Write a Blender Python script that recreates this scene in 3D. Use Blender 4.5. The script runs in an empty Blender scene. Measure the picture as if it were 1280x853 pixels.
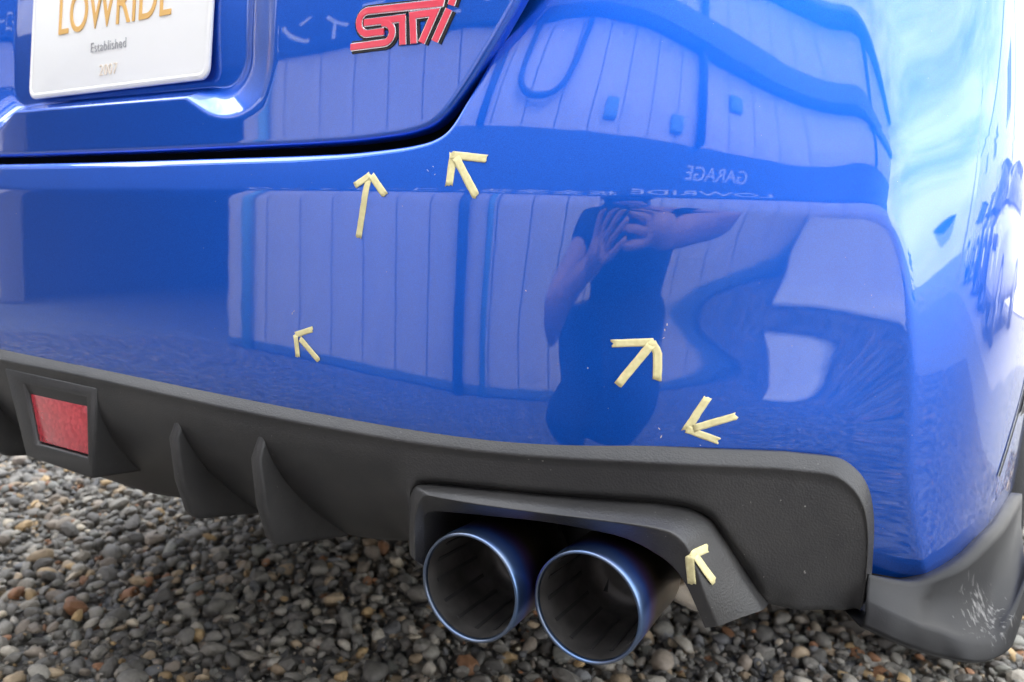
import bpy, bmesh, math, random
import numpy as np
from mathutils import Vector, Matrix

SC = bpy.context.scene
COL = SC.collection
rad = math.radians

# ---------------------------------------------------------------- camera
YAW, PITCH, ROLL = rad(32.0), rad(7.2), rad(2.2)
EYE = Vector((.935, -.53, .65))
fh = Vector((-math.sin(YAW), math.cos(YAW), 0)); rt = Vector((math.cos(YAW), math.sin(YAW), 0)); zz = Vector((0, 0, 1))
fwd = fh*math.cos(PITCH) - zz*math.sin(PITCH); up = fh*math.sin(PITCH) + zz*math.cos(PITCH)
cr = rt*math.cos(ROLL) + up*math.sin(ROLL); cu = -rt*math.sin(ROLL) + up*math.cos(ROLL)
cam = bpy.data.cameras.new('camera'); camo = bpy.data.objects.new('camera', cam); COL.objects.link(camo)
camo.matrix_world = Matrix(((cr.x, cu.x, -fwd.x, EYE.x), (cr.y, cu.y, -fwd.y, EYE.y), (cr.z, cu.z, -fwd.z, EYE.z), (0, 0, 0, 1)))
cam.sensor_width = 36; cam.lens = 1040/1280*36; cam.clip_start = .02; cam.clip_end = 2000
cam.dof.use_dof = True; cam.dof.focus_distance = .66; cam.dof.aperture_fstop = 9.0
SC.camera = camo

# ---------------------------------------------------------------- sky, sun, exposure
SUN_EL, SUN_AZ = rad(30), rad(51)          # azimuth measured from -Y towards -X: the sun stands behind the garage
sd = Vector((-math.sin(SUN_AZ)*math.cos(SUN_EL), -math.cos(SUN_AZ)*math.cos(SUN_EL), math.sin(SUN_EL)))
W = bpy.data.worlds.new("World"); SC.world = W; W.use_nodes = True
nt = W.node_tree; nt.nodes.clear()
N = nt.nodes.new; L = nt.links.new
sky = N('ShaderNodeTexSky'); sky.sky_type = 'NISHITA'; sky.sun_disc = False
sky.sun_elevation = SUN_EL; sky.sun_rotation = math.atan2(sd.x, sd.y); sky.air_density = 1.0; sky.dust_density = 1.5
tc = N('ShaderNodeTexCoord'); mp = N('ShaderNodeMapping'); mp.inputs['Scale'].default_value = (1, 1, 3)
nz = N('ShaderNodeTexNoise'); nz.inputs['Scale'].default_value = 2.2; nz.inputs['Detail'].default_value = 6; nz.inputs['Roughness'].default_value = .6
rp = N('ShaderNodeValToRGB'); rp.color_ramp.elements[0].position = .36; rp.color_ramp.elements[1].position = .62
rp.color_ramp.elements[0].color = (.35, .35, .35, 1); rp.color_ramp.elements[1].color = (.95, .95, .95, 1)
mx = N('ShaderNodeMix'); mx.data_type = 'RGBA'; mx.inputs['B'].default_value = (14.5, 14.8, 15.2, 1)
bg = N('ShaderNodeBackground'); bg.inputs['Strength'].default_value = .15; wo = N('ShaderNodeOutputWorld')
L(tc.outputs['Generated'], mp.inputs[0]); L(mp.outputs[0], nz.inputs[0]); L(nz.outputs['Fac'], rp.inputs[0])
L(rp.outputs[0], mx.inputs['Factor']); L(sky.outputs[0], mx.inputs['A']); L(mx.outputs['Result'], bg.inputs[0]); L(bg.outputs[0], wo.inputs[0])
sl = bpy.data.lights.new('sun', 'SUN'); sl.energy = 4.6; sl.angle = rad(.53); sl.color = (1, .95, .88)
so = bpy.data.objects.new('sun', sl); COL.objects.link(so); so.rotation_euler = sd.to_track_quat('Z', 'Y').to_euler()
SC.view_settings.view_transform = 'Standard'; SC.view_settings.look = 'None'; SC.view_settings.gamma = 1
SC.view_settings.exposure = 1.7
SC.render.engine = 'CYCLES'; SC.cycles.max_bounces = 8; SC.cycles.use_denoising = True

# ---------------------------------------------------------------- object helpers
def link(o, mat=None, parent=None):
    COL.objects.link(o)
    if mat is not None: o.data.materials.append(mat)
    if parent is not None:
        o.parent = parent; o.matrix_parent_inverse = Matrix.Translation(-ORG.get(parent.name, Vector()))
    return o
ORG = {}
def root(name, loc, label, cat, group=None):
    o = bpy.data.objects.new(name, None); COL.objects.link(o); o.location = loc; o.empty_display_size = .05
    ORG[o.name] = Vector(loc); o['label'] = label; o['category'] = cat
    if group: o['group'] = group
    return o
def tag(o, label=None, cat=None, group=None, kind=None):
    for k, v in (('label', label), ('category', cat), ('group', group), ('kind', kind)):
        if v: o[k] = v
    return o
def mesh(name, V, Fc, mat, parent=None, smooth=True, sub=0, bevel=0, thick=0):
    me = bpy.data.meshes.new(name); me.from_pydata([tuple(map(float, v)) for v in V], [], [tuple(map(int, f)) for f in Fc])
    me.validate(); me.update()
    if smooth: me.polygons.foreach_set('use_smooth', [True]*len(me.polygons))
    o = link(bpy.data.objects.new(name, me), mat, parent)
    if thick:
        m = o.modifiers.new('thick', 'SOLIDIFY'); m.thickness = thick; m.offset = -1
    if bevel:
        m = o.modifiers.new('bevel', 'BEVEL'); m.width = bevel; m.segments = 3; m.limit_method = 'ANGLE'
        m.angle_limit = rad(35)
    if sub:
        m = o.modifiers.new('sub', 'SUBSURF'); m.levels = sub; m.render_levels = sub
    return o
def grid(name, P, mat, parent=None, flip=False, sub=0, closed=False, thick=0):
    """P: array rows x cols x 3 -> one smooth sheet"""
    P = np.asarray(P, float); r, c = P.shape[:2]
    i, j = np.meshgrid(np.arange(r-1), np.arange(c if closed else c-1), indexing='ij'); j2 = (j+1) % c
    q = np.stack([i*c+j, i*c+j2, (i+1)*c+j2, (i+1)*c+j], -1).reshape(-1, 4)
    if flip: q = q[:, ::-1]
    me = bpy.data.meshes.new(name); n = len(q)
    me.vertices.add(r*c); me.vertices.foreach_set('co', P.reshape(-1))
    me.loops.add(4*n); me.loops.foreach_set('vertex_index', q.reshape(-1).astype(np.int32))
    me.polygons.add(n); me.polygons.foreach_set('loop_start', np.arange(0, 4*n, 4, dtype=np.int32))
    me.polygons.foreach_set('use_smooth', np.ones(n, bool)); me.update(calc_edges=True); me.validate()
    o = link(bpy.data.objects.new(name, me), mat, parent)
    if sub:
        m = o.modifiers.new('sub', 'SUBSURF'); m.levels = sub; m.render_levels = sub
    if thick:
        m = o.modifiers.new('thick', 'SOLIDIFY'); m.thickness = thick; m.offset = -1
    return o
def boxmesh(lo, hi):
    (a, b, c), (d, e, f) = lo, hi
    return ([(a,b,c),(d,b,c),(d,e,c),(a,e,c),(a,b,f),(d,b,f),(d,e,f),(a,e,f)],
            [(3,2,1,0),(4,5,6,7),(0,1,5,4),(1,2,6,5),(2,3,7,6),(3,0,4,7)])
def box(name, lo, hi, mat, parent=None, bevel=.004):
    V, Fc = boxmesh(lo, hi)
    return mesh(name, V, Fc, mat, parent, smooth=bool(bevel), bevel=bevel)
def multibox(name, boxes, mat, parent=None):
    V, Fc = [], []
    for lo, hi in boxes:
        v, f = boxmesh(lo, hi); k = len(V); V += v; Fc += [tuple(i+k for i in q) for q in f]
    return mesh(name, V, Fc, mat, parent, smooth=False)
def tube(name, path, r, mat, parent=None, n=12, caps=True):
    path = [Vector(p) for p in path]; rs = r if isinstance(r, (list, tuple)) else [r]*len(path)
    V, Fc = [], []; ref = None
    for i, p in enumerate(path):
        t = (path[min(i+1, len(path)-1)] - path[max(i-1, 0)]).normalized()
        if ref is None: ref = t.orthogonal().normalized()
        ref = (ref - t*ref.dot(t)).normalized(); b = t.cross(ref)
        for k in range(n):
            a = 2*math.pi*k/n; V.append(p + (ref*math.cos(a) + b*math.sin(a))*rs[i])
    for i in range(len(path)-1):
        for k in range(n):
            k2 = (k+1) % n; Fc.append((i*n+k, i*n+k2, (i+1)*n+k2, (i+1)*n+k))
    if caps: Fc += [tuple(reversed(range(n))), tuple((len(path)-1)*n+k for k in range(n))]
    return mesh(name, V, Fc, mat, parent)

# ---------------------------------------------------------------- materials
def newmat(name):
    m = bpy.data.materials.new(name); m.use_nodes = True
    return m, m.node_tree, m.node_tree.nodes['Principled BSDF']
def simple(name, col, rough=.5, metal=0, coat=0, noise=0, nscale=30, bump=0, bscale=200, **kw):
    m, t, b = newmat(name); b.inputs['Base Color'].default_value = (*col, 1); b.inputs['Roughness'].default_value = rough
    b.inputs['Metallic'].default_value = metal; b.inputs['Coat Weight'].default_value = coat; b.inputs['Coat Roughness'].default_value = .03
    for k, v in kw.items(): b.inputs[k.replace('_', ' ')].default_value = v
    tcn = t.nodes.new('ShaderNodeTexCoord')
    if noise:
        n = t.nodes.new('ShaderNodeTexNoise'); n.inputs['Scale'].default_value = nscale; n.inputs['Detail'].default_value = 6
        r = t.nodes.new('ShaderNodeValToRGB'); r.color_ramp.elements[0].position = .3; r.color_ramp.elements[1].position = .7
        r.color_ramp.elements[0].color = (*[c*(1-noise) for c in col], 1); r.color_ramp.elements[1].color = (*[min(1, c*(1+noise)) for c in col], 1)
        t.links.new(tcn.outputs['Object'], n.inputs['Vector']); t.links.new(n.outputs['Fac'], r.inputs[0]); t.links.new(r.outputs[0], b.inputs['Base Color'])
    if bump:
        n2 = t.nodes.new('ShaderNodeTexNoise'); n2.inputs['Scale'].default_value = bscale; n2.inputs['Detail'].default_value = 3
        bp = t.nodes.new('ShaderNodeBump'); bp.inputs['Strength'].default_value = bump; bp.inputs['Distance'].default_value = .001
        t.links.new(tcn.outputs['Object'], n2.inputs['Vector']); t.links.new(n2.outputs['Fac'], bp.inputs['Height']); t.links.new(bp.outputs[0], b.inputs['Normal'])
    return m
M = {}
# pearl blue car paint: fine mica flakes under clear coat, a few specks of dust
m, t, b = newmat('blue_paint'); M['paint'] = m
b.inputs['Base Color'].default_value = (.008, .075, .50, 1); b.inputs['Metallic'].default_value = .9; b.inputs['Roughness'].default_value = .43
b.inputs['Coat Weight'].default_value = 1; b.inputs['Coat Roughness'].default_value = .025; b.inputs['Coat IOR'].default_value = 1.8
tcn = t.nodes.new('ShaderNodeTexCoord')
vo = t.nodes.new('ShaderNodeTexVoronoi'); vo.inputs['Scale'].default_value = 2600
hs = t.nodes.new('ShaderNodeMix'); hs.data_type = 'RGBA'; hs.inputs['A'].default_value = (.004, .078, .50, 1); hs.inputs['B'].default_value = (.006, .125, .68, 1)
sp = t.nodes.new('ShaderNodeSeparateColor')
n3 = t.nodes.new('ShaderNodeTexNoise'); n3.inputs['Scale'].default_value = 420; n3.inputs['Detail'].default_value = 2
r3 = t.nodes.new('ShaderNodeValToRGB'); r3.color_ramp.elements[0].position = .79; r3.color_ramp.elements[1].position = .80
d3 = t.nodes.new('ShaderNodeMix'); d3.data_type = 'RGBA'; d3.inputs['B'].default_value = (.35, .38, .42, 1)
t.links.new(tcn.outputs['Object'], vo.inputs['Vector']); t.links.new(vo.outputs['Color'], sp.inputs[0]); t.links.new(sp.outputs[0], hs.inputs['Factor'])
t.links.new(tcn.outputs['Object'], n3.inputs['Vector']); t.links.new(n3.outputs['Fac'], r3.inputs[0]); t.links.new(r3.outputs[0], d3.inputs['Factor'])
t.links.new(hs.outputs['Result'], d3.inputs['A']); t.links.new(d3.outputs['Result'], b.inputs['Base Color'])
n4 = t.nodes.new('ShaderNodeTexNoise'); n4.inputs['Scale'].default_value = 38; n4.inputs['Detail'].default_value = 1
b4 = t.nodes.new('ShaderNodeBump'); b4.inputs['Strength'].default_value = .03; b4.inputs['Distance'].default_value = .001
t.links.new(tcn.outputs['Object'], n4.inputs['Vector']); t.links.new(n4.outputs['Fac'], b4.inputs['Height']); t.links.new(b4.outputs[0], b.inputs['Coat Normal'])
# grained black plastic
m, t, b = newmat('black_plastic'); M['plastic'] = m
b.inputs['Roughness'].default_value = .42
tcn = t.nodes.new('ShaderNodeTexCoord'); v = t.nodes.new('ShaderNodeTexVoronoi'); v.inputs['Scale'].default_value = 700; v.feature = 'SMOOTH_F1'
bp = t.nodes.new('ShaderNodeBump'); bp.inputs['Strength'].default_value = .28; bp.inputs['Distance'].default_value = .0007
n = t.nodes.new('ShaderNodeTexNoise'); n.inputs['Scale'].default_value = 9; n.inputs['Detail'].default_value = 8; n.inputs['Roughness'].default_value = .7
r = t.nodes.new('ShaderNodeValToRGB'); r.color_ramp.elements[0].position = .35; r.color_ramp.elements[1].position = .75
r.color_ramp.elements[0].color = (.013, .013, .014, 1); r.color_ramp.elements[1].color = (.036, .034, .032, 1)
n2 = t.nodes.new('ShaderNodeTexNoise'); n2.inputs['Scale'].default_value = 380; n2.inputs['Detail'].default_value = 2
r2 = t.nodes.new('ShaderNodeValToRGB'); r2.color_ramp.elements[0].position = .75; r2.color_ramp.elements[1].position = .78
mixd = t.nodes.new('ShaderNodeMix'); mixd.data_type = 'RGBA'; mixd.inputs['B'].default_value = (.22, .21, .19, 1)
t.links.new(tcn.outputs['Object'], v.inputs['Vector']); t.links.new(v.outputs['Distance'], bp.inputs['Height']); t.links.new(bp.outputs[0], b.inputs['Normal'])
t.links.new(tcn.outputs['Object'], n.inputs['Vector']); t.links.new(n.outputs['Fac'], r.inputs[0]); t.links.new(r.outputs[0], mixd.inputs['A'])
t.links.new(tcn.outputs['Object'], n2.inputs['Vector']); t.links.new(n2.outputs['Fac'], r2.inputs[0]); t.links.new(r2.outputs[0], mixd.inputs['Factor'])
t.links.new(mixd.outputs['Result'], b.inputs['Base Color'])
M['dark'] = simple('dark_cavity', (.012, .012, .013), .8)
M['rubber'] = simple('tyre_rubber', (.022, .022, .022), .75, bump=.5, bscale=300)
M['chrome'] = simple('chrome', (.82, .82, .84), .12, 1)
M['steel'] = simple('pipe_steel', (.62, .55, .47), .22, 1, noise=.2, nscale=40)
M['white_plate'] = simple('white_plate', (.86, .86, .84), .35)
M['orange_print'] = simple('orange_print', (.72, .42, .12), .5)
M['pale_print'] = simple('pale_print', (.80, .70, .58), .5)
M['grey_print'] = simple('grey_print', (.25, .25, .26), .5)
M['soft_print'] = simple('soft_grey_print', (.40, .40, .41), .5)
M['red_badge'] = simple('red_enamel', (.80, .06, .10), .35, coat=.6)
M['black_gloss'] = simple('black_gloss', (.012, .012, .013), .2)
# masking tape: creped paper
m, t, b = newmat('masking_tape'); M['tape'] = m; b.inputs['Roughness'].default_value = .75
tcn = t.nodes.new('ShaderNodeTexCoord'); n = t.nodes.new('ShaderNodeTexNoise'); n.inputs['Scale'].default_value = 260; n.inputs['Detail'].default_value = 5
r = t.nodes.new('ShaderNodeValToRGB'); r.color_ramp.elements[0].position = .3; r.color_ramp.elements[1].position = .7
r.color_ramp.elements[0].color = (.60, .53, .26, 1); r.color_ramp.elements[1].color = (.71, .64, .35, 1)
bp = t.nodes.new('ShaderNodeBump'); bp.inputs['Strength'].default_value = .3; bp.inputs['Distance'].default_value = .0004
t.links.new(tcn.outputs['Object'], n.inputs['Vector']); t.links.new(n.outputs['Fac'], r.inputs[0]); t.links.new(r.outputs[0], b.inputs['Base Color'])
t.links.new(n.outputs['Fac'], bp.inputs['Height']); t.links.new(bp.outputs[0], b.inputs['Normal'])
# heat-tinted exhaust tip: colour runs along the pipe from its rim
def titanium(name, y0):
    m, t, b = newmat(name); b.inputs['Metallic'].default_value = 1; b.inputs['Roughness'].default_value = .33
    tcn = t.nodes.new('ShaderNodeTexCoord'); s = t.nodes.new('ShaderNodeSeparateXYZ'); mr = t.nodes.new('ShaderNodeMapRange')
    mr.inputs['From Min'].default_value = y0; mr.inputs['From Max'].default_value = y0+.09
    n = t.nodes.new('ShaderNodeTexNoise'); n.inputs['Scale'].default_value = 25; n.inputs['Detail'].default_value = 5
    ad = t.nodes.new('ShaderNodeMath'); ad.operation = 'MULTIPLY_ADD'; ad.inputs[1].default_value = .16; 
    r = t.nodes.new('ShaderNodeValToRGB'); e = r.color_ramp.elements
    cols = [(0, (.15, .18, .24)), (.05, (.11, .19, .36)), (.17, (.06, .13, .48)), (.27, (.12, .07, .20)), (.40, (.11, .08, .055)), (.7, (.15, .12, .085)), (1, (.32, .28, .22))]
    while len(e) < len(cols): e.new(.5)
    for k, (p, c) in enumerate(cols): e[k].position = p; e[k].color = (*c, 1)
    t.links.new(tcn.outputs['Object'], s.inputs[0]); t.links.new(s.outputs['Y'], mr.inputs['Value']); t.links.new(tcn.outputs['Object'], n.inputs['Vector'])
    t.links.new(n.outputs['Fac'], ad.inputs[0]); t.links.new(mr.outputs[0], ad.inputs[2])
    sb = t.nodes.new('ShaderNodeMath'); sb.operation = 'SUBTRACT'; sb.inputs[1].default_value = .08
    t.links.new(ad.outputs[0], sb.inputs[0]); t.links.new(sb.outputs[0], r.inputs[0]); t.links.new(r.outputs[0], b.inputs['Base Color'])
    return m
M['soot'] = simple('soot', (.020, .019, .019), .55, noise=.4, nscale=60)
M['liner'] = simple('sooty_liner', (.065, .061, .058), .45, metal=.5, noise=.4, nscale=50)
# red retro reflector
m, t, b = newmat('red_lens'); M['lens'] = m; b.inputs['Base Color'].default_value = (.50, .012, .03, 1); b.inputs['Roughness'].default_value = .12; b.inputs['Coat Weight'].default_value = 1
tcn = t.nodes.new('ShaderNodeTexCoord'); v = t.nodes.new('ShaderNodeTexVoronoi'); v.inputs['Scale'].default_value = 260
bp = t.nodes.new('ShaderNodeBump'); bp.inputs['Strength'].default_value = .2; bp.inputs['Distance'].default_value = .001
r = t.nodes.new('ShaderNodeValToRGB'); r.color_ramp.elements[0].color = (.34, .006, .02, 1); r.color_ramp.elements[1].color = (.62, .05, .07, 1)
t.links.new(tcn.outputs['Object'], v.inputs['Vector']); t.links.new(v.outputs['Distance'], bp.inputs['Height']); t.links.new(bp.outputs[0], b.inputs['Normal'])
t.links.new(v.outputs['Color'], r.inputs[0]); t.links.new(r.outputs[0], b.inputs['Base Color'])
# gravel
m, t, b = newmat('gravel_ground'); M['ground'] = m; b.inputs['Roughness'].default_value = .8
tcn = t.nodes.new('ShaderNodeTexCoord'); v = t.nodes.new('ShaderNodeTexVoronoi'); v.inputs['Scale'].default_value = 42
r = t.nodes.new('ShaderNodeValToRGB'); e = r.color_ramp.elements; e[0].color = (.13, .13, .125, 1); e[1].color = (.25, .24, .225, 1); k = e.new(.5); k.color = (.17, .17, .165, 1)
sp = t.nodes.new('ShaderNodeSeparateColor'); bp = t.nodes.new('ShaderNodeBump'); bp.invert = True; bp.inputs['Strength'].default_value = .9; bp.inputs['Distance'].default_value = .012
t.links.new(tcn.outputs['Object'], v.inputs['Vector']); t.links.new(v.outputs['Color'], sp.inputs[0]); t.links.new(sp.outputs[0], r.inputs[0]); t.links.new(r.outputs[0], b.inputs['Base Color'])
t.links.new(v.outputs['Distance'], bp.inputs['Height']); t.links.new(bp.outputs[0], b.inputs['Normal'])
m, t, b = newmat('pebble_stone'); M['pebble'] = m; b.inputs['Roughness'].default_value = .62
at = t.nodes.new('ShaderNodeAttribute'); at.attribute_name = 'stone'; tcn = t.nodes.new('ShaderNodeTexCoord')
n = t.nodes.new('ShaderNodeTexNoise'); n.inputs['Scale'].default_value = 160; n.inputs['Detail'].default_value = 8; n.inputs['Roughness'].default_value = .65
mr = t.nodes.new('ShaderNodeMapRange'); mr.inputs['To Min'].default_value = .5; mr.inputs['To Max'].default_value = 1.5
mu = t.nodes.new('ShaderNodeMix'); mu.data_type = 'RGBA'; mu.blend_type = 'MULTIPLY'; mu.inputs['Factor'].default_value = 1
bp = t.nodes.new('ShaderNodeBump'); bp.inputs['Strength'].default_value = .35; bp.inputs['Distance'].default_value = .002
t.links.new(tcn.outputs['Object'], n.inputs['Vector']); t.links.new(n.outputs['Fac'], mr.inputs['Value']); t.links.new(at.outputs['Color'], mu.inputs['A']); t.links.new(mr.outputs[0], mu.inputs['B'])
t.links.new(mu.outputs['Result'], b.inputs['Base Color']); t.links.new(n.outputs['Fac'], bp.inputs['Height']); t.links.new(bp.outputs[0], b.inputs['Normal'])
# the place behind the camera
M['siding'] = simple('beige_siding', (.66, .60, .585), .45, noise=.08, nscale=3)
M['siding_up'] = simple('pale_siding', (.78, .75, .75), .45, noise=.06, nscale=3)
M['seam'] = simple('siding_backing', (.22, .20, .20), .7)
M['signblue'] = simple('navy_sign', (.020, .035, .07), .4)
M['signwhite'] = simple('sign_letter_white', (.82, .82, .82), .4)
M['pipe'] = simple('blue_grey_pipe', (.20, .42, .62), .35)
M['pipe_dark'] = simple('dark_pipe', (.05, .08, .14), .4)
M['beam'] = simple('dark_eave', (.12, .16, .22), .5)
M['dull_wall'] = simple('dull_wall', (.10, .105, .115), .7, noise=.2, nscale=2)
M['white_wall'] = simple('white_wall', (.78, .78, .77), .5, noise=.05, nscale=2)
M['added_white'] = simple('added_ramp_white', (.86, .87, .88), .18, coat=1, noise=.04, nscale=6)  # gloss white of the added ramp that mirrors as pale patches
M['inside'] = simple('garage_inside', (.06, .065, .075), .8)
M['glass'] = simple('dark_glass', (.02, .025, .03), .05, coat=1)
M['grey_paint'] = simple('grey_paint', (.20, .22, .26), .35, .2, coat=.5)
M['silver'] = simple('silver_paint', (.55, .56, .57), .3, .5, coat=1)
M['white_paint'] = simple('white_paint', (.78, .79, .80), .25, coat=1)
M['black_paint'] = simple('black_paint', (.02, .02, .025), .2, coat=1)
M['teal_paint'] = simple('pale_blue_paint', (.35, .55, .68), .25, coat=1)
M['lamp'] = simple('headlamp', (.75, .77, .8), .08, .3, coat=1)
M['red_lamp'] = simple('tail_lamp', (.5, .02, .02), .15, coat=1)
M['skin'] = simple('skin', (.50, .29, .20), .5, noise=.1, nscale=20)
M['cloth'] = simple('black_cloth', (.012, .013, .018), .85, bump=.4, bscale=120)
M['shoe'] = simple('pale_shoe', (.55, .55, .58), .6)
M['hair'] = simple('dark_hair', (.015, .012, .01), .5)
m, t, b = newmat('lit_tube'); M['tube'] = m; b.inputs['Emission Color'].default_value = (1, .97, .9, 1); b.inputs['Emission Strength'].default_value = 14
M['chip'] = simple('bare_chip', (.55, .55, .52), .7)
# matt plastic with white scuffs round one spot
m, t, b = newmat('scuffed_plastic'); M['plastic_spat'] = m; b.inputs['Roughness'].default_value = .52; b.inputs['Specular IOR Level'].default_value = .28
tcn = t.nodes.new('ShaderNodeTexCoord'); mp2 = t.nodes.new('ShaderNodeMapping'); mp2.inputs['Rotation'].default_value = (.4, .5, .3); mp2.inputs['Scale'].default_value = (260, 260, 60)
n = t.nodes.new('ShaderNodeTexNoise'); n.inputs['Scale'].default_value = 1; n.inputs['Detail'].default_value = 5
sg_ = t.nodes.new('ShaderNodeVectorMath'); sg_.operation = 'DISTANCE'; sg_.inputs[1].default_value = (.928, .206, .372)
mr = t.nodes.new('ShaderNodeMapRange'); mr.inputs['From Min'].default_value = .0; mr.inputs['From Max'].default_value = .05; mr.inputs['To Min'].default_value = .16; mr.inputs['To Max'].default_value = -.2
ad = t.nodes.new('ShaderNodeMath'); ad.operation = 'ADD'
r = t.nodes.new('ShaderNodeValToRGB'); r.color_ramp.elements[0].position = .56; r.color_ramp.elements[1].position = .80
r.color_ramp.elements[0].color = (.010, .010, .011, 1); r.color_ramp.elements[1].color = (.17, .165, .16, 1)
n5 = t.nodes.new('ShaderNodeTexNoise'); n5.inputs['Scale'].default_value = 900; bp = t.nodes.new('ShaderNodeBump'); bp.inputs['Strength'].default_value = .15; bp.inputs['Distance'].default_value = .0006
t.links.new(tcn.outputs['Object'], mp2.inputs[0]); t.links.new(mp2.outputs[0], n.inputs['Vector']); t.links.new(tcn.outputs['Object'], sg_.inputs[0])
t.links.new(sg_.outputs['Value'], mr.inputs['Value']); t.links.new(mr.outputs[0], ad.inputs[0]); t.links.new(n.outputs['Fac'], ad.inputs[1]); t.links.new(ad.outputs[0], r.inputs[0]); t.links.new(r.outputs[0], b.inputs['Base Color'])
t.links.new(tcn.outputs['Object'], n5.inputs['Vector']); t.links.new(n5.outputs['Fac'], bp.inputs['Height']); t.links.new(bp.outputs[0], b.inputs['Normal'])

# ---------------------------------------------------------------- body surface: plan curves, tilt profiles
def pchip(xs,ys):
    xs=np.array(xs,float);ys=np.array(ys,float);h=np.diff(xs);d=np.diff(ys)/h;n=len(xs);m=np.zeros(n)
    for i in range(1,n-1):
        if d[i-1]*d[i]>0:
            w1=2*h[i]+h[i-1];w2=h[i]+2*h[i-1];m[i]=(w1+w2)/(w1/d[i-1]+w2/d[i])
    m[0]=d[0];m[-1]=d[-1]
    def f(x):
        x=np.clip(x,xs[0],xs[-1]);k=np.clip(np.searchsorted(xs,x,side='right')-1,0,n-2)
        t=(x-xs[k])/h[k]
        return (2*t**3-3*t**2+1)*ys[k]+(t**3-2*t**2+t)*h[k]*m[k]+(-2*t**3+3*t**2)*ys[k+1]+(t**3-t**2)*h[k]*m[k+1]
    return f
def cspline(xs,ys,slope0=None,slope1=None):  # C2 natural/clamped cubic spline
    xs=np.array(xs,float);ys=np.array(ys,float);n=len(xs);h=np.diff(xs)
    A=np.zeros((n,n));b=np.zeros(n)
    for i in range(1,n-1):
        A[i,i-1]=h[i-1];A[i,i]=2*(h[i-1]+h[i]);A[i,i+1]=h[i];b[i]=6*((ys[i+1]-ys[i])/h[i]-(ys[i]-ys[i-1])/h[i-1])
    if slope0 is None: A[0,0]=1
    else: A[0,0]=2*h[0];A[0,1]=h[0];b[0]=6*((ys[1]-ys[0])/h[0]-slope0)
    if slope1 is None: A[-1,-1]=1
    else: A[-1,-1]=2*h[-1];A[-1,-2]=h[-1];b[-1]=6*(slope1-(ys[-1]-ys[-2])/h[-1])
    M=np.linalg.solve(A,b)
    def f(x):
        x=np.clip(x,xs[0],xs[-1]);k=np.clip(np.searchsorted(xs,x,side='right')-1,0,n-2)
        a=(xs[k+1]-x);c=(x-xs[k]);hh=h[k]
        return M[k]*a**3/(6*hh)+M[k+1]*c**3/(6*hh)+(ys[k]/hh-M[k]*hh/6)*a+(ys[k+1]/hh-M[k+1]*hh/6)*c
    return f
def smooth(a,b,x):
    t=np.clip((x-a)/(b-a),0,1);return t*t*(3-2*t)
O=np.array([0.,.9])
ZC=.678
# plan curves (x,y), right half, mirrored
PIN=[(0,-.042),(.2,-.041),(.35,-.038),(.48,-.030),(.58,-.012),(.67,.020),(.74,.057),(.80,.0945),(.85,.127),(.9,.160),(1.0,.228)]
POUT=[(0,-.042),(.2,-.041),(.35,-.038),(.48,-.030),(.58,-.012),(.67,.020),(.74,.057),(.80,.0945),(.82,.1076),(.835,.1178),(.845,.1262),(.856,.1385),(.870,.1555),(.893,.1845),(.906,.208),(.917,.243),(.926,.30),(.936,.42),(.944,.6),(.949,.85),(.952,1.1)]
def polar(P,extra=None):
    P=np.array(P); d=np.hypot(np.diff(P[:,0]),np.diff(P[:,1])); s=np.r_[0,np.cumsum(d)]
    fx=cspline(s,P[:,0],1,None);fy=cspline(s,P[:,1],0,None)
    ss=np.linspace(0,s[-1],4000);X=fx(ss);Y=fy(ss)
    th=np.arctan2(X-O[0],O[1]-Y);r=np.hypot(X-O[0],Y-O[1])
    return th,r
TIN,RIN=polar(PIN);TOUT,ROUT=polar(POUT)
def R_in(th): return np.interp(np.abs(th),TIN,RIN)
def R_out(th): return np.interp(np.abs(th),TOUT,ROUT)
# profile: inward shift below/above crease. tilt psi (deg, + = facing down) on face
TX=[0,.30,.5,.60,.68,.76,.80,.85,1.0]    # |x| stations
TZ=[.40,.48,.515,.535,.56,.58,.595,.62,.65,.678,.72]
PSI=np.array([
 [16,16,16,14,14,14,14,14,14],
 [14,14,12,8,6,6,6,6,6],
 [4,4,2.5,1.2,1,2,2.5,3,3],
 [1,1,.5,0,-.3,-.4,-.4,2.5,3],
 [0,0,0,-.3,-.9,-.1,.3,2.8,3],
 [0,0,0,0,.2,1.4,1.6,3.2,3],
 [0,0,0,.1,1.4,2.7,3.3,3.4,3],
 [0,0,0,.3,2.0,3.3,3.2,2.9,3],
 [0,0,0,.2,1.8,3.7,4.4,4.4,4],
 [0,0,0,.2,1.6,4.0,5.4,6.0,6],
 [0,0,0,.2,1.6,4.0,5.4,6.0,6]],float)
ZF=np.linspace(.36,.80,441)
def build():
    th_c=np.array([np.interp(x,np.interp(TIN,TIN,RIN*np.sin(TIN)),TIN) for x in TX])
    global THC,DTAB
    THG=np.linspace(0,TIN[-1],400)
    cols=np.array([cspline(TZ,PSI[:,j],0,0)(ZF) for j in range(len(TX))])  # j,z
    tab=np.array([cspline(th_c,cols[:,k],0,0)(THG) for k in range(len(ZF))]).T # th,z
    tn=np.tan(np.radians(tab)); dz=ZF[1]-ZF[0]
    cum=np.cumsum((tn[:,1:]+tn[:,:-1])/2*dz,axis=1);cum=np.c_[np.zeros(len(THG)),cum]
    kc=int(round((ZC-ZF[0])/dz)); D=cum[:,kc:kc+1]-cum   # inward shift at z (positive below if psi>0)
    DTAB=(THG,ZF,D)
build()
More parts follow.
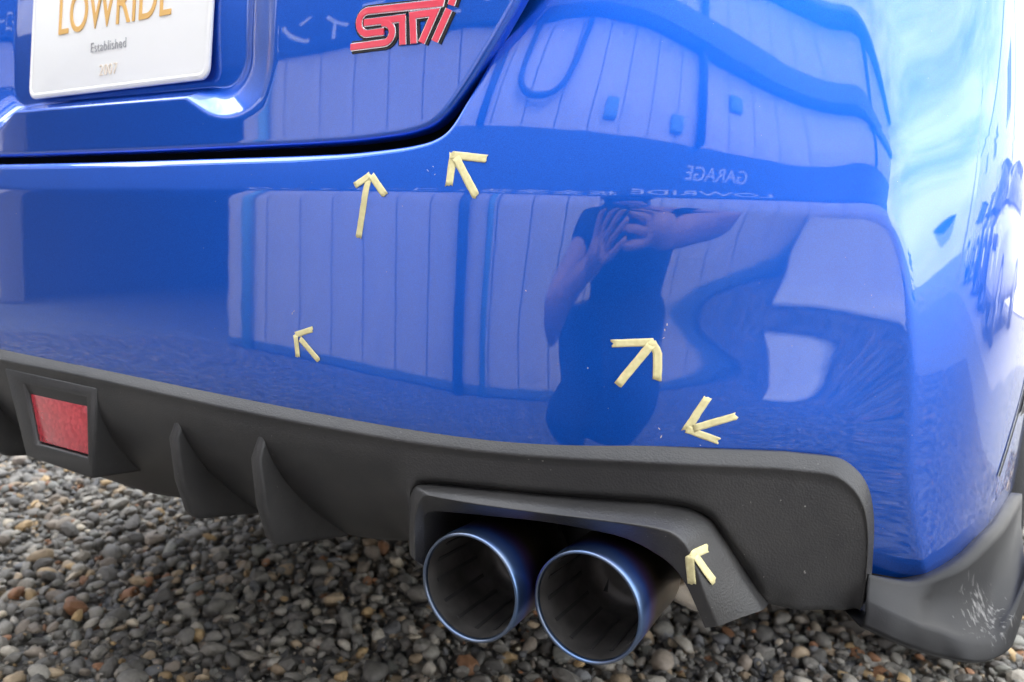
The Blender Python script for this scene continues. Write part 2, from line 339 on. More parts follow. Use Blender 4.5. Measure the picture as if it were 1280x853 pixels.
def bil(tab,th,z):
    a,b,D=tab;z=np.asarray(z,float);th=np.asarray(th,float);u=np.clip((np.abs(th)-a[0])/(a[1]-a[0]),0,len(a)-1.001);v=np.clip((z-b[0])/(b[1]-b[0]),0,len(b)-1.001)
    i=u.astype(int);j=v.astype(int);fu=u-i;fv=v-j
    return D[i,j]*(1-fu)*(1-fv)+D[i+1,j]*fu*(1-fv)+D[i,j+1]*(1-fu)*fv+D[i+1,j+1]*fu*fv
# shell profile by tilt (deg, + = facing up) over plan angle and height
TSH=[0,.50,.58,.63,.69,.75,.80,.84,.88,1.0,1.3]
TSZ=[.20,.40,.60,.65,.70,.73,.76,.80,.90,1.3]
TAU=np.array([
 [8,8,8,6,4,2,0,-2,-3,-4,-4],
 [8,8,8,6,4,2,0,-1,-2,-3,-3],
 [10,10,9.5,8.5,6.5,5,3.5,1.5,-.5,-1,-1],
 [11.5,11.5,11,9.8,8,6.5,5,2.5,0,0,0],
 [13.5,13.5,13,12.2,10.2,8.6,7.2,4.2,1.5,1,1],
 [15,15,14.2,13.3,11.8,11,11,10.6,7,2.5,2],
 [17,17,16,14.8,13.4,12.9,12.9,12.8,10,4,3],
 [20,19.5,18,16.2,14.8,14.3,14.3,14.2,12,6,5],
 [26,26,24,22,20,19.5,19,18.5,16,9,8],
 [32,32,32,30,28,26,25,22,18,14,12]],float)
ZS=np.linspace(.2,1.3,1101)
def build_shell():
    cols=np.array([cspline(TSZ,TAU[:,j],0,0)(ZS) for j in range(len(TSH))])
    thg=np.linspace(0,1.3,400)
    tab=np.array([cspline(TSH,cols[:,k],0,0)(thg) for k in range(len(ZS))]).T
    t=np.tan(np.radians(tab));dz=ZS[1]-ZS[0];c=np.cumsum((t[:,1:]+t[:,:-1])/2*dz,axis=1);c=np.c_[np.zeros(len(thg)),c]
    kc=int(round((ZC-ZS[0])/dz));return (thg,ZS,c-c[:,kc:kc+1])
STAB=build_shell()
def D_out(th,z): return bil(STAB,th,z)
K=.0013
def rho(th,z):
    th=np.asarray(th,float);z=np.asarray(z,float);th,z=np.broadcast_arrays(th,z)
    a=R_in(th)-bil(DTAB,th,z);b=R_out(th)-D_out(th,z)
    h=np.clip(.5+.5*(b-a)/K,0,1)
    return b*(1-h)+a*h-K*h*(1-h)
def pt(th,z):
    r=rho(th,z);return np.stack([O[0]+r*np.sin(th),O[1]-r*np.cos(th),np.broadcast_to(z,r.shape)],-1)
BEZ_A = [(0.531, -0.026, 0.394), (0.529, -0.026, 0.421), (0.53, -0.026, 0.44), (0.536, -0.025, 0.451), (0.588, -0.013, 0.454), (0.647, 0.007, 0.455), (0.702, 0.032, 0.455), (0.725, 0.045, 0.453), (0.743, 0.056, 0.446), (0.757, 0.064, 0.427), (0.771, 0.073, 0.402), (0.786, 0.082, 0.378)]
BEZ_B = [(0.542, -0.033, 0.393), (0.54, -0.033, 0.422), (0.544, -0.034, 0.439), (0.555, -0.034, 0.449), (0.597, -0.025, 0.448), (0.651, -0.01, 0.448), (0.706, 0.01, 0.447), (0.728, 0.018, 0.445), (0.74, 0.023, 0.438), (0.748, 0.028, 0.421), (0.756, 0.033, 0.398), (0.764, 0.042, 0.374)]
BEZ_C = [(0.545, -0.024, 0.386), (0.544, -0.024, 0.412), (0.544, -0.025, 0.425), (0.551, -0.025, 0.432), (0.591, -0.017, 0.436), (0.641, -0.004, 0.438), (0.692, 0.013, 0.434), (0.717, 0.022, 0.425), (0.73, 0.026, 0.417), (0.74, 0.031, 0.404), (0.747, 0.035, 0.389), (0.754, 0.041, 0.37)]
TIPC = [(0.595, -0.035, 0.3845), (0.6818, -0.01, 0.384)]
BEZ_TAPE_N = [(np.array(a), np.array(b)) for a, b in [
 ([(0.7428, 0.0263, 0.426), (0.7443, 0.0263, 0.4272), (0.7454, 0.0275, 0.428), (0.7461, 0.0298, 0.4284), (0.7468, 0.0323, 0.4286), (0.7478, 0.0355, 0.4288), (0.7488, 0.0386, 0.429), (0.7497, 0.0419, 0.4291), (0.7507, 0.0451, 0.4292)], [(0.141, -0.967, -0.213), (0.227, -0.96, -0.166), (0.853, -0.473, 0.219), (0.908, -0.292, 0.299), (0.902, -0.29, 0.321), (0.902, -0.292, 0.317), (0.898, -0.288, 0.331), (0.889, -0.28, 0.364), (0.885, -0.265, 0.384)]),
 ([(0.7443, 0.0263, 0.4281), (0.7445, 0.0267, 0.4254), (0.7447, 0.0273, 0.4225), (0.7449, 0.028, 0.4196), (0.7451, 0.0286, 0.4168), (0.7453, 0.0293, 0.4141), (0.7455, 0.0299, 0.4113), (0.7458, 0.0305, 0.4086), (0.746, 0.0311, 0.4059)], [(0.44, -0.896, -0.061), (0.224, -0.96, -0.166), (0.127, -0.97, -0.207), (0.109, -0.971, -0.215), (0.104, -0.971, -0.217), (0.09, -0.972, -0.215), (0.067, -0.975, -0.21), (0.053, -0.977, -0.207), (0.035, -0.978, -0.206)]),
 ([(0.7466, 0.0299, 0.427), (0.7479, 0.0313, 0.4244), (0.7492, 0.0327, 0.4219), (0.7506, 0.0341, 0.4194), (0.7519, 0.0355, 0.4168), (0.7533, 0.0371, 0.4142), (0.7547, 0.0387, 0.4116), (0.7561, 0.0404, 0.409), (0.7576, 0.042, 0.4064)], [(0.908, -0.298, 0.294), (0.903, -0.302, 0.304), (0.901, -0.314, 0.299), (0.898, -0.328, 0.294), (0.899, -0.34, 0.277), (0.896, -0.352, 0.272), (0.896, -0.357, 0.263), (0.892, -0.367, 0.265), (0.89, -0.376, 0.259)])]]
BEZ_TAPE = [[[BEZ_TAPE_N[0][0][0].tolist()]]]

# ---------------------------------------------------------------- the blue car
XC = .08                                   # the car's centre line
car = root('parked_car', (XC, 1.9, 0), 'glossy blue saloon with taped arrows on its rear bumper and black diffuser', 'car')
_px = RIN*np.sin(TIN); _py = O[1]-RIN*np.cos(TIN)
def pin_y(x): return np.interp(np.abs(x), _px, _py)
def theta_of(x): return np.interp(x, ROUT*np.sin(TOUT), TOUT)
def lips(P, inner, r, depth, n=5, sgn=1.0):
    """quarter-round roll along edge row P (c x 3); inner = the row next to it. Returns extra rows going round and inwards."""
    P = np.asarray(P); s = P - np.asarray(inner); s /= np.linalg.norm(s, axis=1)[:, None]
    tg = np.gradient(P, axis=0); tg /= np.linalg.norm(tg, axis=1)[:, None]
    nrm = np.cross(tg, s)*sgn; nrm /= np.linalg.norm(nrm, axis=1)[:, None]
    s = np.cross(nrm, tg)*sgn; s /= np.linalg.norm(s, axis=1)[:, None]
    r = np.broadcast_to(np.asarray(r, float), len(P))[:, None]
    rows = [P + s*r*math.sin(a) - nrm*r*(1-math.cos(a)) for a in np.linspace(0, math.pi/2, n+1)[1:]]
    rows.append(rows[-1] - nrm*depth)
    return rows

# --- rear bumper with the quarter panel above it: one painted sheet from the centre line to the wheel arch
LIP = np.array([(XC,.7100),(.163,.7101),(.3346,.7111),(.4441,.7122),(.5047,.716),(.5317,.7202),(.544,.7251),(.5641,.7521),(.5783,.7766),(.5906,.8026),(.6042,.8299),(.6153,.8568),(.6321,.8912),(.655,.945),(.672,.985)])
s_ = np.r_[0, np.cumsum(np.hypot(*np.diff(LIP, axis=0).T))]
lipx, lipz = cspline(s_, LIP[:, 0]), pchip(s_, LIP[:, 1])
xs = np.r_[np.linspace(0, s_[-1], 261)]
rad_lip = np.interp(lipx(xs), [.0, .40, .54, .60, .7], [.009, .008, .005, .004, .004])
_dx, _dz2 = np.gradient(lipx(xs)), np.gradient(lipz(xs)); _l = np.hypot(_dx, _dz2)
col_x = lipx(xs)+rad_lip*_dz2/_l; col_top = lipz(xs)-rad_lip*_dx/_l          # the roll starts one radius below the edge
th_a = theta_of(col_x)
nb = 260
th_lip_end = th_a[-1]; zbl = np.full(len(xs), .455)
ang = np.linspace(0, 1, nb+1)[1:]
def arch_y(z): return np.where(z < .735, 1.08-np.sqrt(np.maximum(.42**2-(np.clip(z, .33, .735)-.33)**2, 0)), 1.0)
def theta_at_y(y):                         # plan angle of the shell where it reaches depth y
    Y = O[1]-ROUT*np.cos(TOUT); return np.interp(y, Y, TOUT)
ZB = .372
nz1, nz2 = 120, 90
rows = []
th_cut = np.linspace(0, 1, nb+1)[1:]
for k in range(nz1+nz2+1):
    if k <= nz1: z = zbl+(.676-zbl)*k/nz1; zc = None
    else:
        f = (k-nz1)/nz2; z = .676+(col_top-.676)*f; zc = .676+(.985-.676)*f
    te = float(theta_at_y(arch_y(np.array(ZB+(.676-ZB)*k/nz1 if zc is None else zc))))
    th2 = th_lip_end + (te-th_lip_end)*ang
    zb2 = .455+(np.interp(th2, [.83,.85,.872,.892,.917,.967,1.1,1.3], [.404,.397,.393,.397,.403,.410,.40,.37])-.455)*smooth(.805, .832, th2)       # hidden behind the diffuser, lower at the corner
    z2 = np.full(nb, zc) if zc is not None else zb2+(.676-zb2)*k/nz1
    row = np.vstack([pt(th_a, z), pt(th2, z2)])
    rows.append(row)
Rows = np.array(rows)
na = len(xs)
extra = lips(Rows[-1][:na], Rows[-2][:na], rad_lip, .010)
B = Rows
def mirrored(P):                            # the other half of the car
    Q = P[:, ::-1].copy(); Q[..., 0] = 2*XC-Q[..., 0]; return Q
full = np.concatenate([mirrored(B), B[:, 1:]], axis=1)
bumper = grid('rear_bumper', full, M['paint'], car)
bumper['label'] = 'blue bumper and quarter panel with creased lower face'
ex = np.array([Rows[-1][:na]] + extra)
exf = np.concatenate([mirrored(ex), ex[:, 1:]], axis=1)
lipo = grid('bumper_lip', exf, M['paint'], bumper)
# wheel-arch return lip
al = Rows[:, -1]; ar = lips(al, Rows[:, -2], .004, .04, sgn=-1)
grid('arch_lip', np.array([al]+ar), M['paint'], bumper)
# --- boot lid with the number-plate recess
ZL = np.linspace(.70, 1.02, 321)
_tl = np.tan(np.radians(cspline([.70,.73,.78,.82,.90,1.02],[2,1,1,2.2,7,12],0,0)(ZL))); _dz = ZL[1]-ZL[0]
CL = np.r_[0, np.cumsum((_tl[1:]+_tl[:-1])/2*_dz)]; CL -= np.interp(.73, ZL, CL)
def lid_y(x, z): return .85*(pin_y(x)+.042)-.042+.020+np.interp(z, ZL, CL)
LID = np.array([(XC,.7170),(.1465,.7169),(.3222,.718),(.4351,.7198),(.4984,.7244),(.5237,.7289),(.5377,.7366),(.5588,.7601),(.576,.7844),(.5893,.8062),(.5988,.8234),(.611,.8493),(.627,.8807),(.648,.93),(.660,.962)])
s_ = np.r_[0, np.cumsum(np.hypot(*np.diff(LID, axis=0).T))]
lx, lz = cspline(s_, LID[:, 0])(np.linspace(0, s_[-1], 240)), pchip(s_, LID[:, 1])(np.linspace(0, s_[-1], 240))
_dx, _dz2 = np.gradient(lx), np.gradient(lz); _l = np.hypot(_dx, _dz2); _in = np.interp(lx, [.5, .57], [.006, .0095]); lx = lx-_in*_dz2/_l; lz = lz+_in*_dx/_l
def recess(x, z):                           # rounded pocket round the plate: depth in metres
    cx, hx, zb, zt, rr = .098, .203, .776, .985, .030
    qx = np.abs(x-cx)-(hx-rr); qz = np.abs(z-(zb+zt)/2)-((zt-zb)/2-rr)
    d = np.hypot(np.maximum(qx, 0), np.maximum(qz, 0))+np.minimum(np.maximum(qx, qz), 0)-rr
    wdt = np.interp(np.abs(x-cx), [.15, .25], [.010, .065])
    f = np.clip((d+.003)/(wdt+.003), 0, 1); g = .12
    f = np.where(f < g, f*f/(2*g), np.where(f > 1-g, (1-g)-(1-f)**2/(2*g), f-g/2))/(1-g)
    return .026*(1-f)
def half_lid(x0, z0, side):
    v = np.linspace(0, 1, 150)**1.0
    P = np.zeros((150, len(x0), 3))
    for k, f in enumerate(v):
        z = z0+(.975-z0)*f; xx = x0
        P[k, :, 0] = xx; P[k, :, 2] = z; P[k, :, 1] = lid_y(xx if side > 0 else 2*XC-xx, z)+recess(xx, z)
    return P
R_ = half_lid(lx, lz, 1); Lh = half_lid(2*XC-lx, lz, -1)[:, ::-1]
lidP = np.concatenate([Lh, R_[:, 1:]], axis=1)
low = lips(lidP[0], lidP[1], .006, .008, sgn=-1)
deck = [lidP[-1]+np.array([0, .012, .006]), lidP[-1]+np.array([0, .03, .008]), lidP[-1]*np.array([1, 0, 1])+np.array([0, .48, .02])]
lid = grid('boot_lid', np.concatenate([np.array(low[::-1]), lidP, np.array(deck)]), M['paint'], car)
# --- number plate, tilted back
pb = Vector((-.0538, -.0038, .7827)); pr = (Vector((.2564, -.0023, .7859))-pb); PW = pr.length; pu = pr.normalized()
pv = Vector((0, .085, .9964)); pv = (pv-pu*pv.dot(pu)).normalized(); pn = pu.cross(pv)      # pn points out of the plate, to the rear
def plate_pt(u, v, h=0): return pb+pu*u+pv*v+pn*h
def rounded(u0, v0, u1, v1, r, n=6):
    out = []
    for cx, cy, a0 in ((u1-r, v0+r, -90), (u1-r, v1-r, 0), (u0+r, v1-r, 90), (u0+r, v0+r, 180)):
        out += [(cx+r*math.cos(rad(a0+90*k/n)), cy+r*math.sin(rad(a0+90*k/n))) for k in range(n+1)]
    return out
def prism(name, outline, put, h0, h1, mat, parent, bevel=0):
    n = len(outline); V = [put(u, v, h0) for u, v in outline]+[put(u, v, h1) for u, v in outline]
    Fc = [tuple(reversed(range(n))), tuple(range(n, 2*n))]+[(i, (i+1) % n, n+(i+1) % n, n+i) for i in range(n)]
    return mesh(name, V, Fc, mat, parent, smooth=bool(bevel), bevel=bevel)
plate = prism('number_plate', rounded(0, 0, PW, .165, .012), plate_pt, -.0035, .0, M['white_plate'], car, bevel=.0012)
plate['label'] = 'white dealer plate with orange lettering'
# raised rim all round the plate
ro, ri = rounded(.001, .001, PW-.001, .164, .011), rounded(.006, .006, PW-.006, .159, .007)
n = len(ro); V = [plate_pt(u, v, .0002) for u, v in ro]+[plate_pt((a+c)/2, (b_+d)/2, .0016) for (a, b_), (c, d) in zip(ro, ri)]+[plate_pt(u, v, .0002) for u, v in ri]
mesh('plate_rim', V, [(k*n+i, k*n+(i+1) % n, (k+1)*n+(i+1) % n, (k+1)*n+i) for k in (0, 1) for i in range(n)], M['white_plate'], plate)
prism('plate_holder', rounded(.02, .02, PW-.02, .145, .01), plate_pt, -.03, -.0037, M['black_gloss'], plate)
def letters(name, txt, put_matrix, size, mat, parent, extr=.0004, sx=1.0, align='LEFT', space=1.0, thin=0):
    cu_ = bpy.data.curves.new(name, 'FONT'); cu_.body = txt; cu_.size = size; cu_.extrude = extr; cu_.align_x = align; cu_.space_character = space; cu_.offset = -thin
    tmp = bpy.data.objects.new(name, cu_); COL.objects.link(tmp); bpy.context.view_layer.update()
    me = bpy.data.meshes.new_from_object(tmp.evaluated_get(bpy.context.evaluated_depsgraph_get()))
    COL.objects.unlink(tmp); bpy.data.objects.remove(tmp)
    me.transform(put_matrix @ Matrix.Diagonal((sx, 1, 1, 1))); me.name = name
    return link(bpy.data.objects.new(name, me), mat, parent)
def plate_matrix(u, v, h=.0006):
    p = plate_pt(u, v, h); return Matrix(((pu.x, pv.x, pn.x, p.x), (pu.y, pv.y, pn.y, p.y), (pu.z, pv.z, pn.z, p.z), (0, 0, 0, 1)))
letters('plate_lettering', 'LOWRIDE', plate_matrix(PW/2-.003, .0665), .062, M['orange_print'], plate, sx=.72, align='CENTER')
letters('plate_lettering', 'GARAGE', plate_matrix(PW/2-.003, .118), .042, M['grey_print'], plate, sx=.72, align='CENTER')
letters('plate_lettering', 'Established', plate_matrix(PW/2-.006, .0415), .0150, M['soft_print'], plate, sx=.85, align='CENTER', thin=.00022, space=1.1)
letters('plate_lettering', '2007', plate_matrix(PW/2-.004, .0160), .0165, M['pale_print'], plate, sx=.85, align='CENTER', thin=.0002, space=1.15)
# --- red and chrome letter badge on the lid
bdg = bpy.data.objects.new('letter_badge', None); link(bdg, None, None); bdg.parent = car; bdg.matrix_parent_inverse = Matrix.Translation(-ORG[car.name])
bdg['label'] = 'red and chrome letter badge on the boot lid'
def stroke(path, w):
    P = [Vector((a, 0, b_)) for a, b_ in path]; Lf, Rt = [], []
    for i, p in enumerate(P):
        d1 = (P[i]-P[i-1]).normalized() if i else (P[1]-P[0]).normalized(); d2 = (P[i+1]-P[i]).normalized() if i < len(P)-1 else d1
        n1 = Vector((-d1.z, 0, d1.x)); n2 = Vector((-d2.z, 0, d2.x)); mm = (n1+n2).normalized(); k = w/max(.35, mm.dot(n1))
        Lf.append(p+mm*k); Rt.append(p-mm*k)
    return Lf, Rt
def stroke_mesh(name, path, w, h0, h1, mat, parent):
    Lf, Rt = stroke(path, w); n = len(Lf); V = []
    for side in (Lf, Rt):
        for h in (h0, h1):
            for p in side: V.append((p.x, float(lid_y(p.x, p.z))-h, p.z))
    Fc = []
    for i in range(n-1):
        Fc += [(n+i, n+i+1, 3*n+i+1, 3*n+i), (i, n+i, n+i+1, i+1)[::-1], (2*n+i, 3*n+i, 3*n+i+1, 2*n+i+1)]
    Fc += [(0, n, 3*n, 2*n), (n-1, 2*n-1, 4*n-1, 3*n-1)[::-1]]
    return mesh(name, V, Fc, mat, parent, smooth=False, bevel=.0003)
def arc(cx, cz, r, a0, a1, n=10): return [(cx+r*math.cos(rad(a0+(a1-a0)*k/n)), cz+r*math.sin(rad(a0+(a1-a0)*k/n))) for k in range(n+1)]
STROKES = [[(.5334,.8315),(.5318,.8231)]+arc(.4660,.8137,.0088,92,268)+[(.4817,.8054)],
 [(.4797,.8117)]+arc(.4822,.8042,.0076,88,-88)+[(.4498,.7954)],
 [(.4626,.8135),(.5016,.8143)], [(.4986,.8156),(.5000,.7941)], [(.51,.7943),(.5079,.8156),(.5275,.8165),(.5169,.7946)],
 [(.5395,.8179),(.5284,.7949)], [(.5443,.8308),(.5409,.8208)]]
def rounder(path, n=4):
    if len(path) < 6: return path
    s = np.arange(len(path)); a = np.array(path); keep = np.linspace(1, len(path)-2, (len(path)-3)*n+1)
    f = [pchip(s[1:-1], a[1:-1, k]) if False else cspline(s[1:-1], a[1:-1, k]) for k in (0, 1)]
    return [path[0]]+[(float(f[0](q)), float(f[1](q))) for q in keep]+[path[-1]]
for k, p in enumerate(STROKES):
    stroke_mesh('badge_backing', p, .0050, -.001, .0010+.00004*k, M['black_gloss'], bdg)
    stroke_mesh('badge_edge', p, .0033, .0006, .0022+.00004*k, M['chrome'], bdg)
    stroke_mesh('badge_letter', p, .0025, .0010, .0029+.00004*k, M['red_badge'], bdg)

# --- black diffuser
T = np.array([(-.6,.497,0),(-.049,.498,0),(.11,.499,0),(.24,.498,0),(.35,.497,0),(.44,.4965,0),(.50,.496,0),(.525,.496,0),(.53,.496,0),(.54,.496,0),(.589,.496,0),(.65,.497,0),(.70,.498,0),(.735,.498,0),(.755,.498,0),(.77,.498,0),(.785,.498,0),(.80,.497,0),(.821,.495,0),(.837,.484,0),(.846,.466,0),(.850,.440,0),(.851,.413,0),(.8513,.392,0)])
Bt = np.array([(-.6,.34,.10),(-.1,.333,.10),(.056,.332,.10),(.20,.345,.10),(.33,.349,.10),(.40,.352,.10),(.455,.36,.10),(.527,.40,.01),(.530,.437,.002),(.538,.449,.001),(.589,.453,0),(.648,.454,0),(.702,.455,0),(.728,.453,0),(.744,.446,0),(.758,.425,0),(.772,.401,.002),(.786,.378,.004),(.809,.377,.004),(.825,.378,.004),(.835,.378,.004),(.840,.379,.004),(.844,.380,.003),(.847,.379,.002)])
def resample(A, n):
    i = np.arange(len(A)); q = np.linspace(0, len(A)-1, n)
    return np.stack([pchip(i, A[:, k])(q) if np.ptp(A[:, k]) > 0 else np.full(n, A[0, k]) for k in range(A.shape[1])], -1)
ND = 24*8-7
Tr, Br = resample(T, ND), resample(Bt, ND)
dd_rim = [0, .002, .005, .0088, .0100, .0112, .0128, .016]             # sloping ledge along the top edge, in metres
nv_ = len(dd_rim)+21
DP = np.zeros((nv_, ND, 3)); Ln = np.hypot(*(Br-Tr)[:, :2].T)
for k in range(nv_):
    d_ = dd_rim[k] if k < len(dd_rim) else None
    f = d_/Ln if d_ is not None else .016/Ln+(1-.016/Ln)*(k-len(dd_rim)+1)/21
    dist = f*Ln
    x = Tr[:, 0]+(Br[:, 0]-Tr[:, 0])*f; z = Tr[:, 1]+(Br[:, 1]-Tr[:, 1])*f
    s = np.interp(dist, [0, .009, .0105, .015, .2], [.004, -.005, -.006, -.004, -.004])+Br[:, 2]*np.clip((f-.15)/.85, 0, 1)**1.7
    groove = .008*np.exp(-((1-f)/.10)**2)*smooth(7, 9, np.linspace(0, 23, ND))*(1-smooth(17, 18, np.linspace(0, 23, ND)))
    DP[k] = np.stack([x, pin_y(x)+s+groove, z], -1)
toplip = lips(DP[0], DP[1], .0025, .02, n=4)
botlip = [DP[-1]+np.array([0, .004, -.001]), DP[-1]+np.array([0, .045, .004])]
diff = grid('rear_diffuser', np.concatenate([np.array(toplip[::-1]), DP, np.array(botlip)]), M['plastic'], car)
diff['label'] = 'grained black plastic diffuser below the painted bumper'
def fin(X, dx, name='diffuser_fin'):
    pr_ = [(-.036, .478), (-.0475, .448), (-.0425, .405), (-.032, .372), (-.024, .363), (0, .359), (.05, .350), (.10, .345), (.10, .43)]
    pr_ = [(y, z) for y, z in pr_]; n = len(pr_); V = []
    for s, ins in ((-.0065, 1), (.0065, 1)):
        for y, z in pr_: V.append((X+s*(1 if z < .45 else .6)*(1+9*max(0, y+.03))+dx*(.46-z), y, z))
    Fc = [tuple(range(n)), tuple(reversed(range(n, 2*n)))]+[(i, (i+1) % n, n+(i+1) % n, n+i)[::-1] for i in range(n)]
    return mesh(name, V, Fc, M['plastic'], diff, bevel=.0062)
fin(.258, .02); fin(.372, .02); fin(-.098, -.02); fin(-.212, -.02)
# reflector housing in the middle of the diffuser
def quad_frame(name, outer, inner, y0, y1, mat, parent):
    V = [(x, y0, z) for x, z in outer]+[(x, y0, z) for x, z in inner]+[(x, y1, z) for x, z in inner]+[(x+(.012 if x > XC else -.012), y0+.13, z-.008) for x, z in outer]
    Fc = []
    for i in range(4):
        j = (i+1) % 4; Fc += [(i, j, 4+j, 4+i), (4+i, 4+j, 8+j, 8+i), (j, i, 12+i, 12+j)]
    Fc.append((8, 9, 10, 11))
    return mesh(name, V, Fc, mat, parent, bevel=.0035)
quad_frame('reflector_housing', [(-.004, .384), (.124, .382), (.136, .480), (-.044, .480)], [(.018, .402), (.118, .404), (.118, .468), (-.002, .466)], -.047, -.036, M['plastic'], diff)
mesh('red_reflector', [(.019, -.043, .4035), (.1165, -.043, .4052), (.1168, -.043, .4665), (-.0005, -.043, .4645), (.019, -.030, .4035), (.1165, -.030, .4052), (.1168, -.030, .4665), (-.0005, -.030, .4645)],
     [(0, 1, 2, 3), (0, 4, 5, 1), (1, 5, 6, 2), (2, 6, 7, 3), (3, 7, 4, 0)], M['lens'], car, bevel=.0015)

# --- exhaust surround: an arch that swells out of the diffuser
A_ = BEZ_A; Bz = BEZ_B; Cz = BEZ_C
n = 90
Ar, Br2, Cr = resample(np.array(A_), n), resample(np.array(Bz), n), resample(np.array(Cz), n)
back = Ar+np.array([0, .02, 0]); deep = Cr+np.array([0, .11, .0])
def mixr(a, b_, f): return a+(b_-a)*f
cage = [back, Ar, mixr(Ar, Br2, .06)+np.array([0, -.001, 0]), mixr(Ar, Br2, .5)+np.array([0, -.0015, .001]), mixr(Ar, Br2, .88), Br2, mixr(Br2, Cr, .14), mixr(Br2, Cr, .5), mixr(Br2, Cr, .9), Cr, Cr+np.array([0, .006, 0]), deep]
surround = grid('exhaust_surround', np.array(cage), M['plastic'], car, sub=2)
# --- exhaust tips
def tip(cx, cy, cz, r, mat):
    e = bpy.data.objects.new('exhaust_tip', None); link(e); e.parent = car; e.matrix_parent_inverse = Matrix.Translation(-ORG[car.name])
    e['label'] = 'round exhaust tip burnt blue at its rim'
    n = 72; ax = Vector((-.035, .997, .03)).normalized(); u = ax.orthogonal().normalized(); w = ax.cross(u); c = Vector((cx, cy, cz))
    def rings(lst): return np.array([[c+ax*t+(u*math.cos(2*math.pi*k/n)+w*math.sin(2*math.pi*k/n))*rr for k in range(n)] for t, rr in lst])
    grid('tip_shell', rings([(.0035, r-.0030), (.0012, r-.0028), (.0002, r-.0021), (0, r-.0014), (.0004, r-.0005), (.0016, r), (.006, r+.0003), (.02, r), (.05, r-.001), (.088, r-.0015), (.090, r-.003), (.090, r-.014)]), mat, e, closed=True, flip=True)
    grid('tip_liner', rings([(.0035, r-.0031), (.012, r-.0042), (.05, r-.006), (.085, r-.0065), (.086, r-.02), (.086, .001)]), M['liner'], e, closed=True)
    for k in range(14):                                     # louvre slots pressed into the liner
        a = 2*math.pi*(k+.3)/14; d = u*math.cos(a)+w*math.sin(a); tg = ax.cross(d)
        if d.z > .1 and d.x > .1: continue                  # this side of the liner is worn smooth
        V = [c+ax*t+d*(r-.0042-.047*(t-.012)*(t < .05)-.0018*(t >= .05)-.006*max(0, t-.05)-dd)+tg*s for t in (.014, .068) for s in (-.0015, .0015) for dd in (.0009, -.003)]
        mesh('liner_slot', V, [(0, 2, 6, 4), (0, 4, 5, 1), (2, 3, 7, 6), (0, 1, 3, 2), (4, 6, 7, 5)], M['soot'], e, smooth=False)
    tube('tip_pipe', [c+ax*.088, c+ax*.16, c+ax*.30], [r*.72, r*.70, r*.70], M['steel'], e, n=32, caps=False)
    return e
TIPS = TIPC
for k, (cx, cy, cz) in enumerate(TIPS):
    tip(cx, cy, cz, .043, titanium('tinted_titanium', cy))
tube('exhaust_pipe', [(.738, .135, .362), (.70, .14, .366), (.62, .16, .385), (.5, .17, .39)], .026, M['steel'], car, n=32)

# --- black corner spat under the bumper corner
top = [(.850,.123,.407),(.864,.1425,.400),(.879,.160,.396),(.894,.178,.400),(.909,.204,.406),(.925,.262,.414),(.934,.33,.412),(.944,.48,.40)]
rdg = [(.852,.112,.392),(.868,.117,.386),(.885,.128,.377),(.899,.147,.368),(.918,.166,.3575),(.934,.192,.352),(.944,.215,.362),(.953,.27,.385)]
bot = [(.853,.105,.376),(.869,.110,.370),(.889,.128,.359),(.906,.150,.349),(.920,.160,.346),(.935,.184,.3415),(.946,.210,.343),(.955,.262,.366)]
i8 = 8; n = 57
tr_, rr_, br_ = [resample(np.array(a), n) for a in (top, rdg, bot)]
dent = (smooth(1.6, 3.2, np.linspace(0, 7, n))*(1-.6*smooth(5.5, 7, np.linspace(0, 7, n))))[:, None]
cage = [tr_+np.array([-.010, .010, -.002]), tr_+np.array([0, 0, .0015]), mixr(tr_, rr_, .10), mixr(tr_, rr_, .45)+dent*np.array([-.006, .009, .0]), mixr(tr_, rr_, .85)+dent*np.array([-.0045, .006, 0]), mixr(tr_, rr_, .94)+dent*np.array([-.002, .0025, 0]), rr_, mixr(rr_, br_, .12), mixr(rr_, br_, .5)+np.array([.001, -.001, 0]), mixr(rr_, br_, .9), br_, br_+np.array([-.001, .0015, -.0015]), br_+np.array([-.003, .004, -.004]), br_+np.array([-.05, .06, .004])]
cage = np.array(cage)
lefts = np.array([[p+np.array([-.0015, .004, 0]) for p in cage[:, 0]], [p+np.array([-.002, .03, 0]) for p in cage[:, 0]]])
cage = np.concatenate([lefts[1][:, None], lefts[0][:, None], cage], axis=1)
spat = grid('corner_spat', cage, M['plastic_spat'], car)
spat['label'] = 'scuffed matt black plastic corner under the bumper'

# --- the rest of the car: underbody, hull, wheels, glass
hull = [(.20,.62,.33,.66),(.40,.66,.27,.90),(.7,.64,.24,.92),(1.45,.62,.22,.93),(1.55,.86,.20,.95),(3.0,.86,.20,.95),(3.1,.62,.20,.93),(3.9,.62,.22,.88),(4.05,.84,.24,.80),(4.35,.62,.30,.66)]
P = []
for y, w, z0, z1 in hull:
    P.append([(XC+sx*w*f, y, z) for sx, f, z in ((-1,.9,z0),(-1,1,z0+.08),(-1,1,z1-.12),(-1,.93,z1),(0,.9,z1+.02),(1,.93,z1),(1,1,z1-.12),(1,1,z0+.08),(1,.9,z0),(0,.9,z0))])
grid('underbody', np.array(P), M['dark'], car, closed=True)
mesh('boot_wall', [(XC-.62,.075,.36),(XC+.58,.075,.36),(XC+.58,.105,.95),(XC-.62,.105,.95)], [(0,1,2,3)], M['dark'], car, smooth=False)
mesh('boot_wall', [(.66,.10,.38),(.84,.22,.38),(.84,.24,.95),(.66,.13,.95)], [(0,1,2,3)], M['dark'], car, smooth=False)
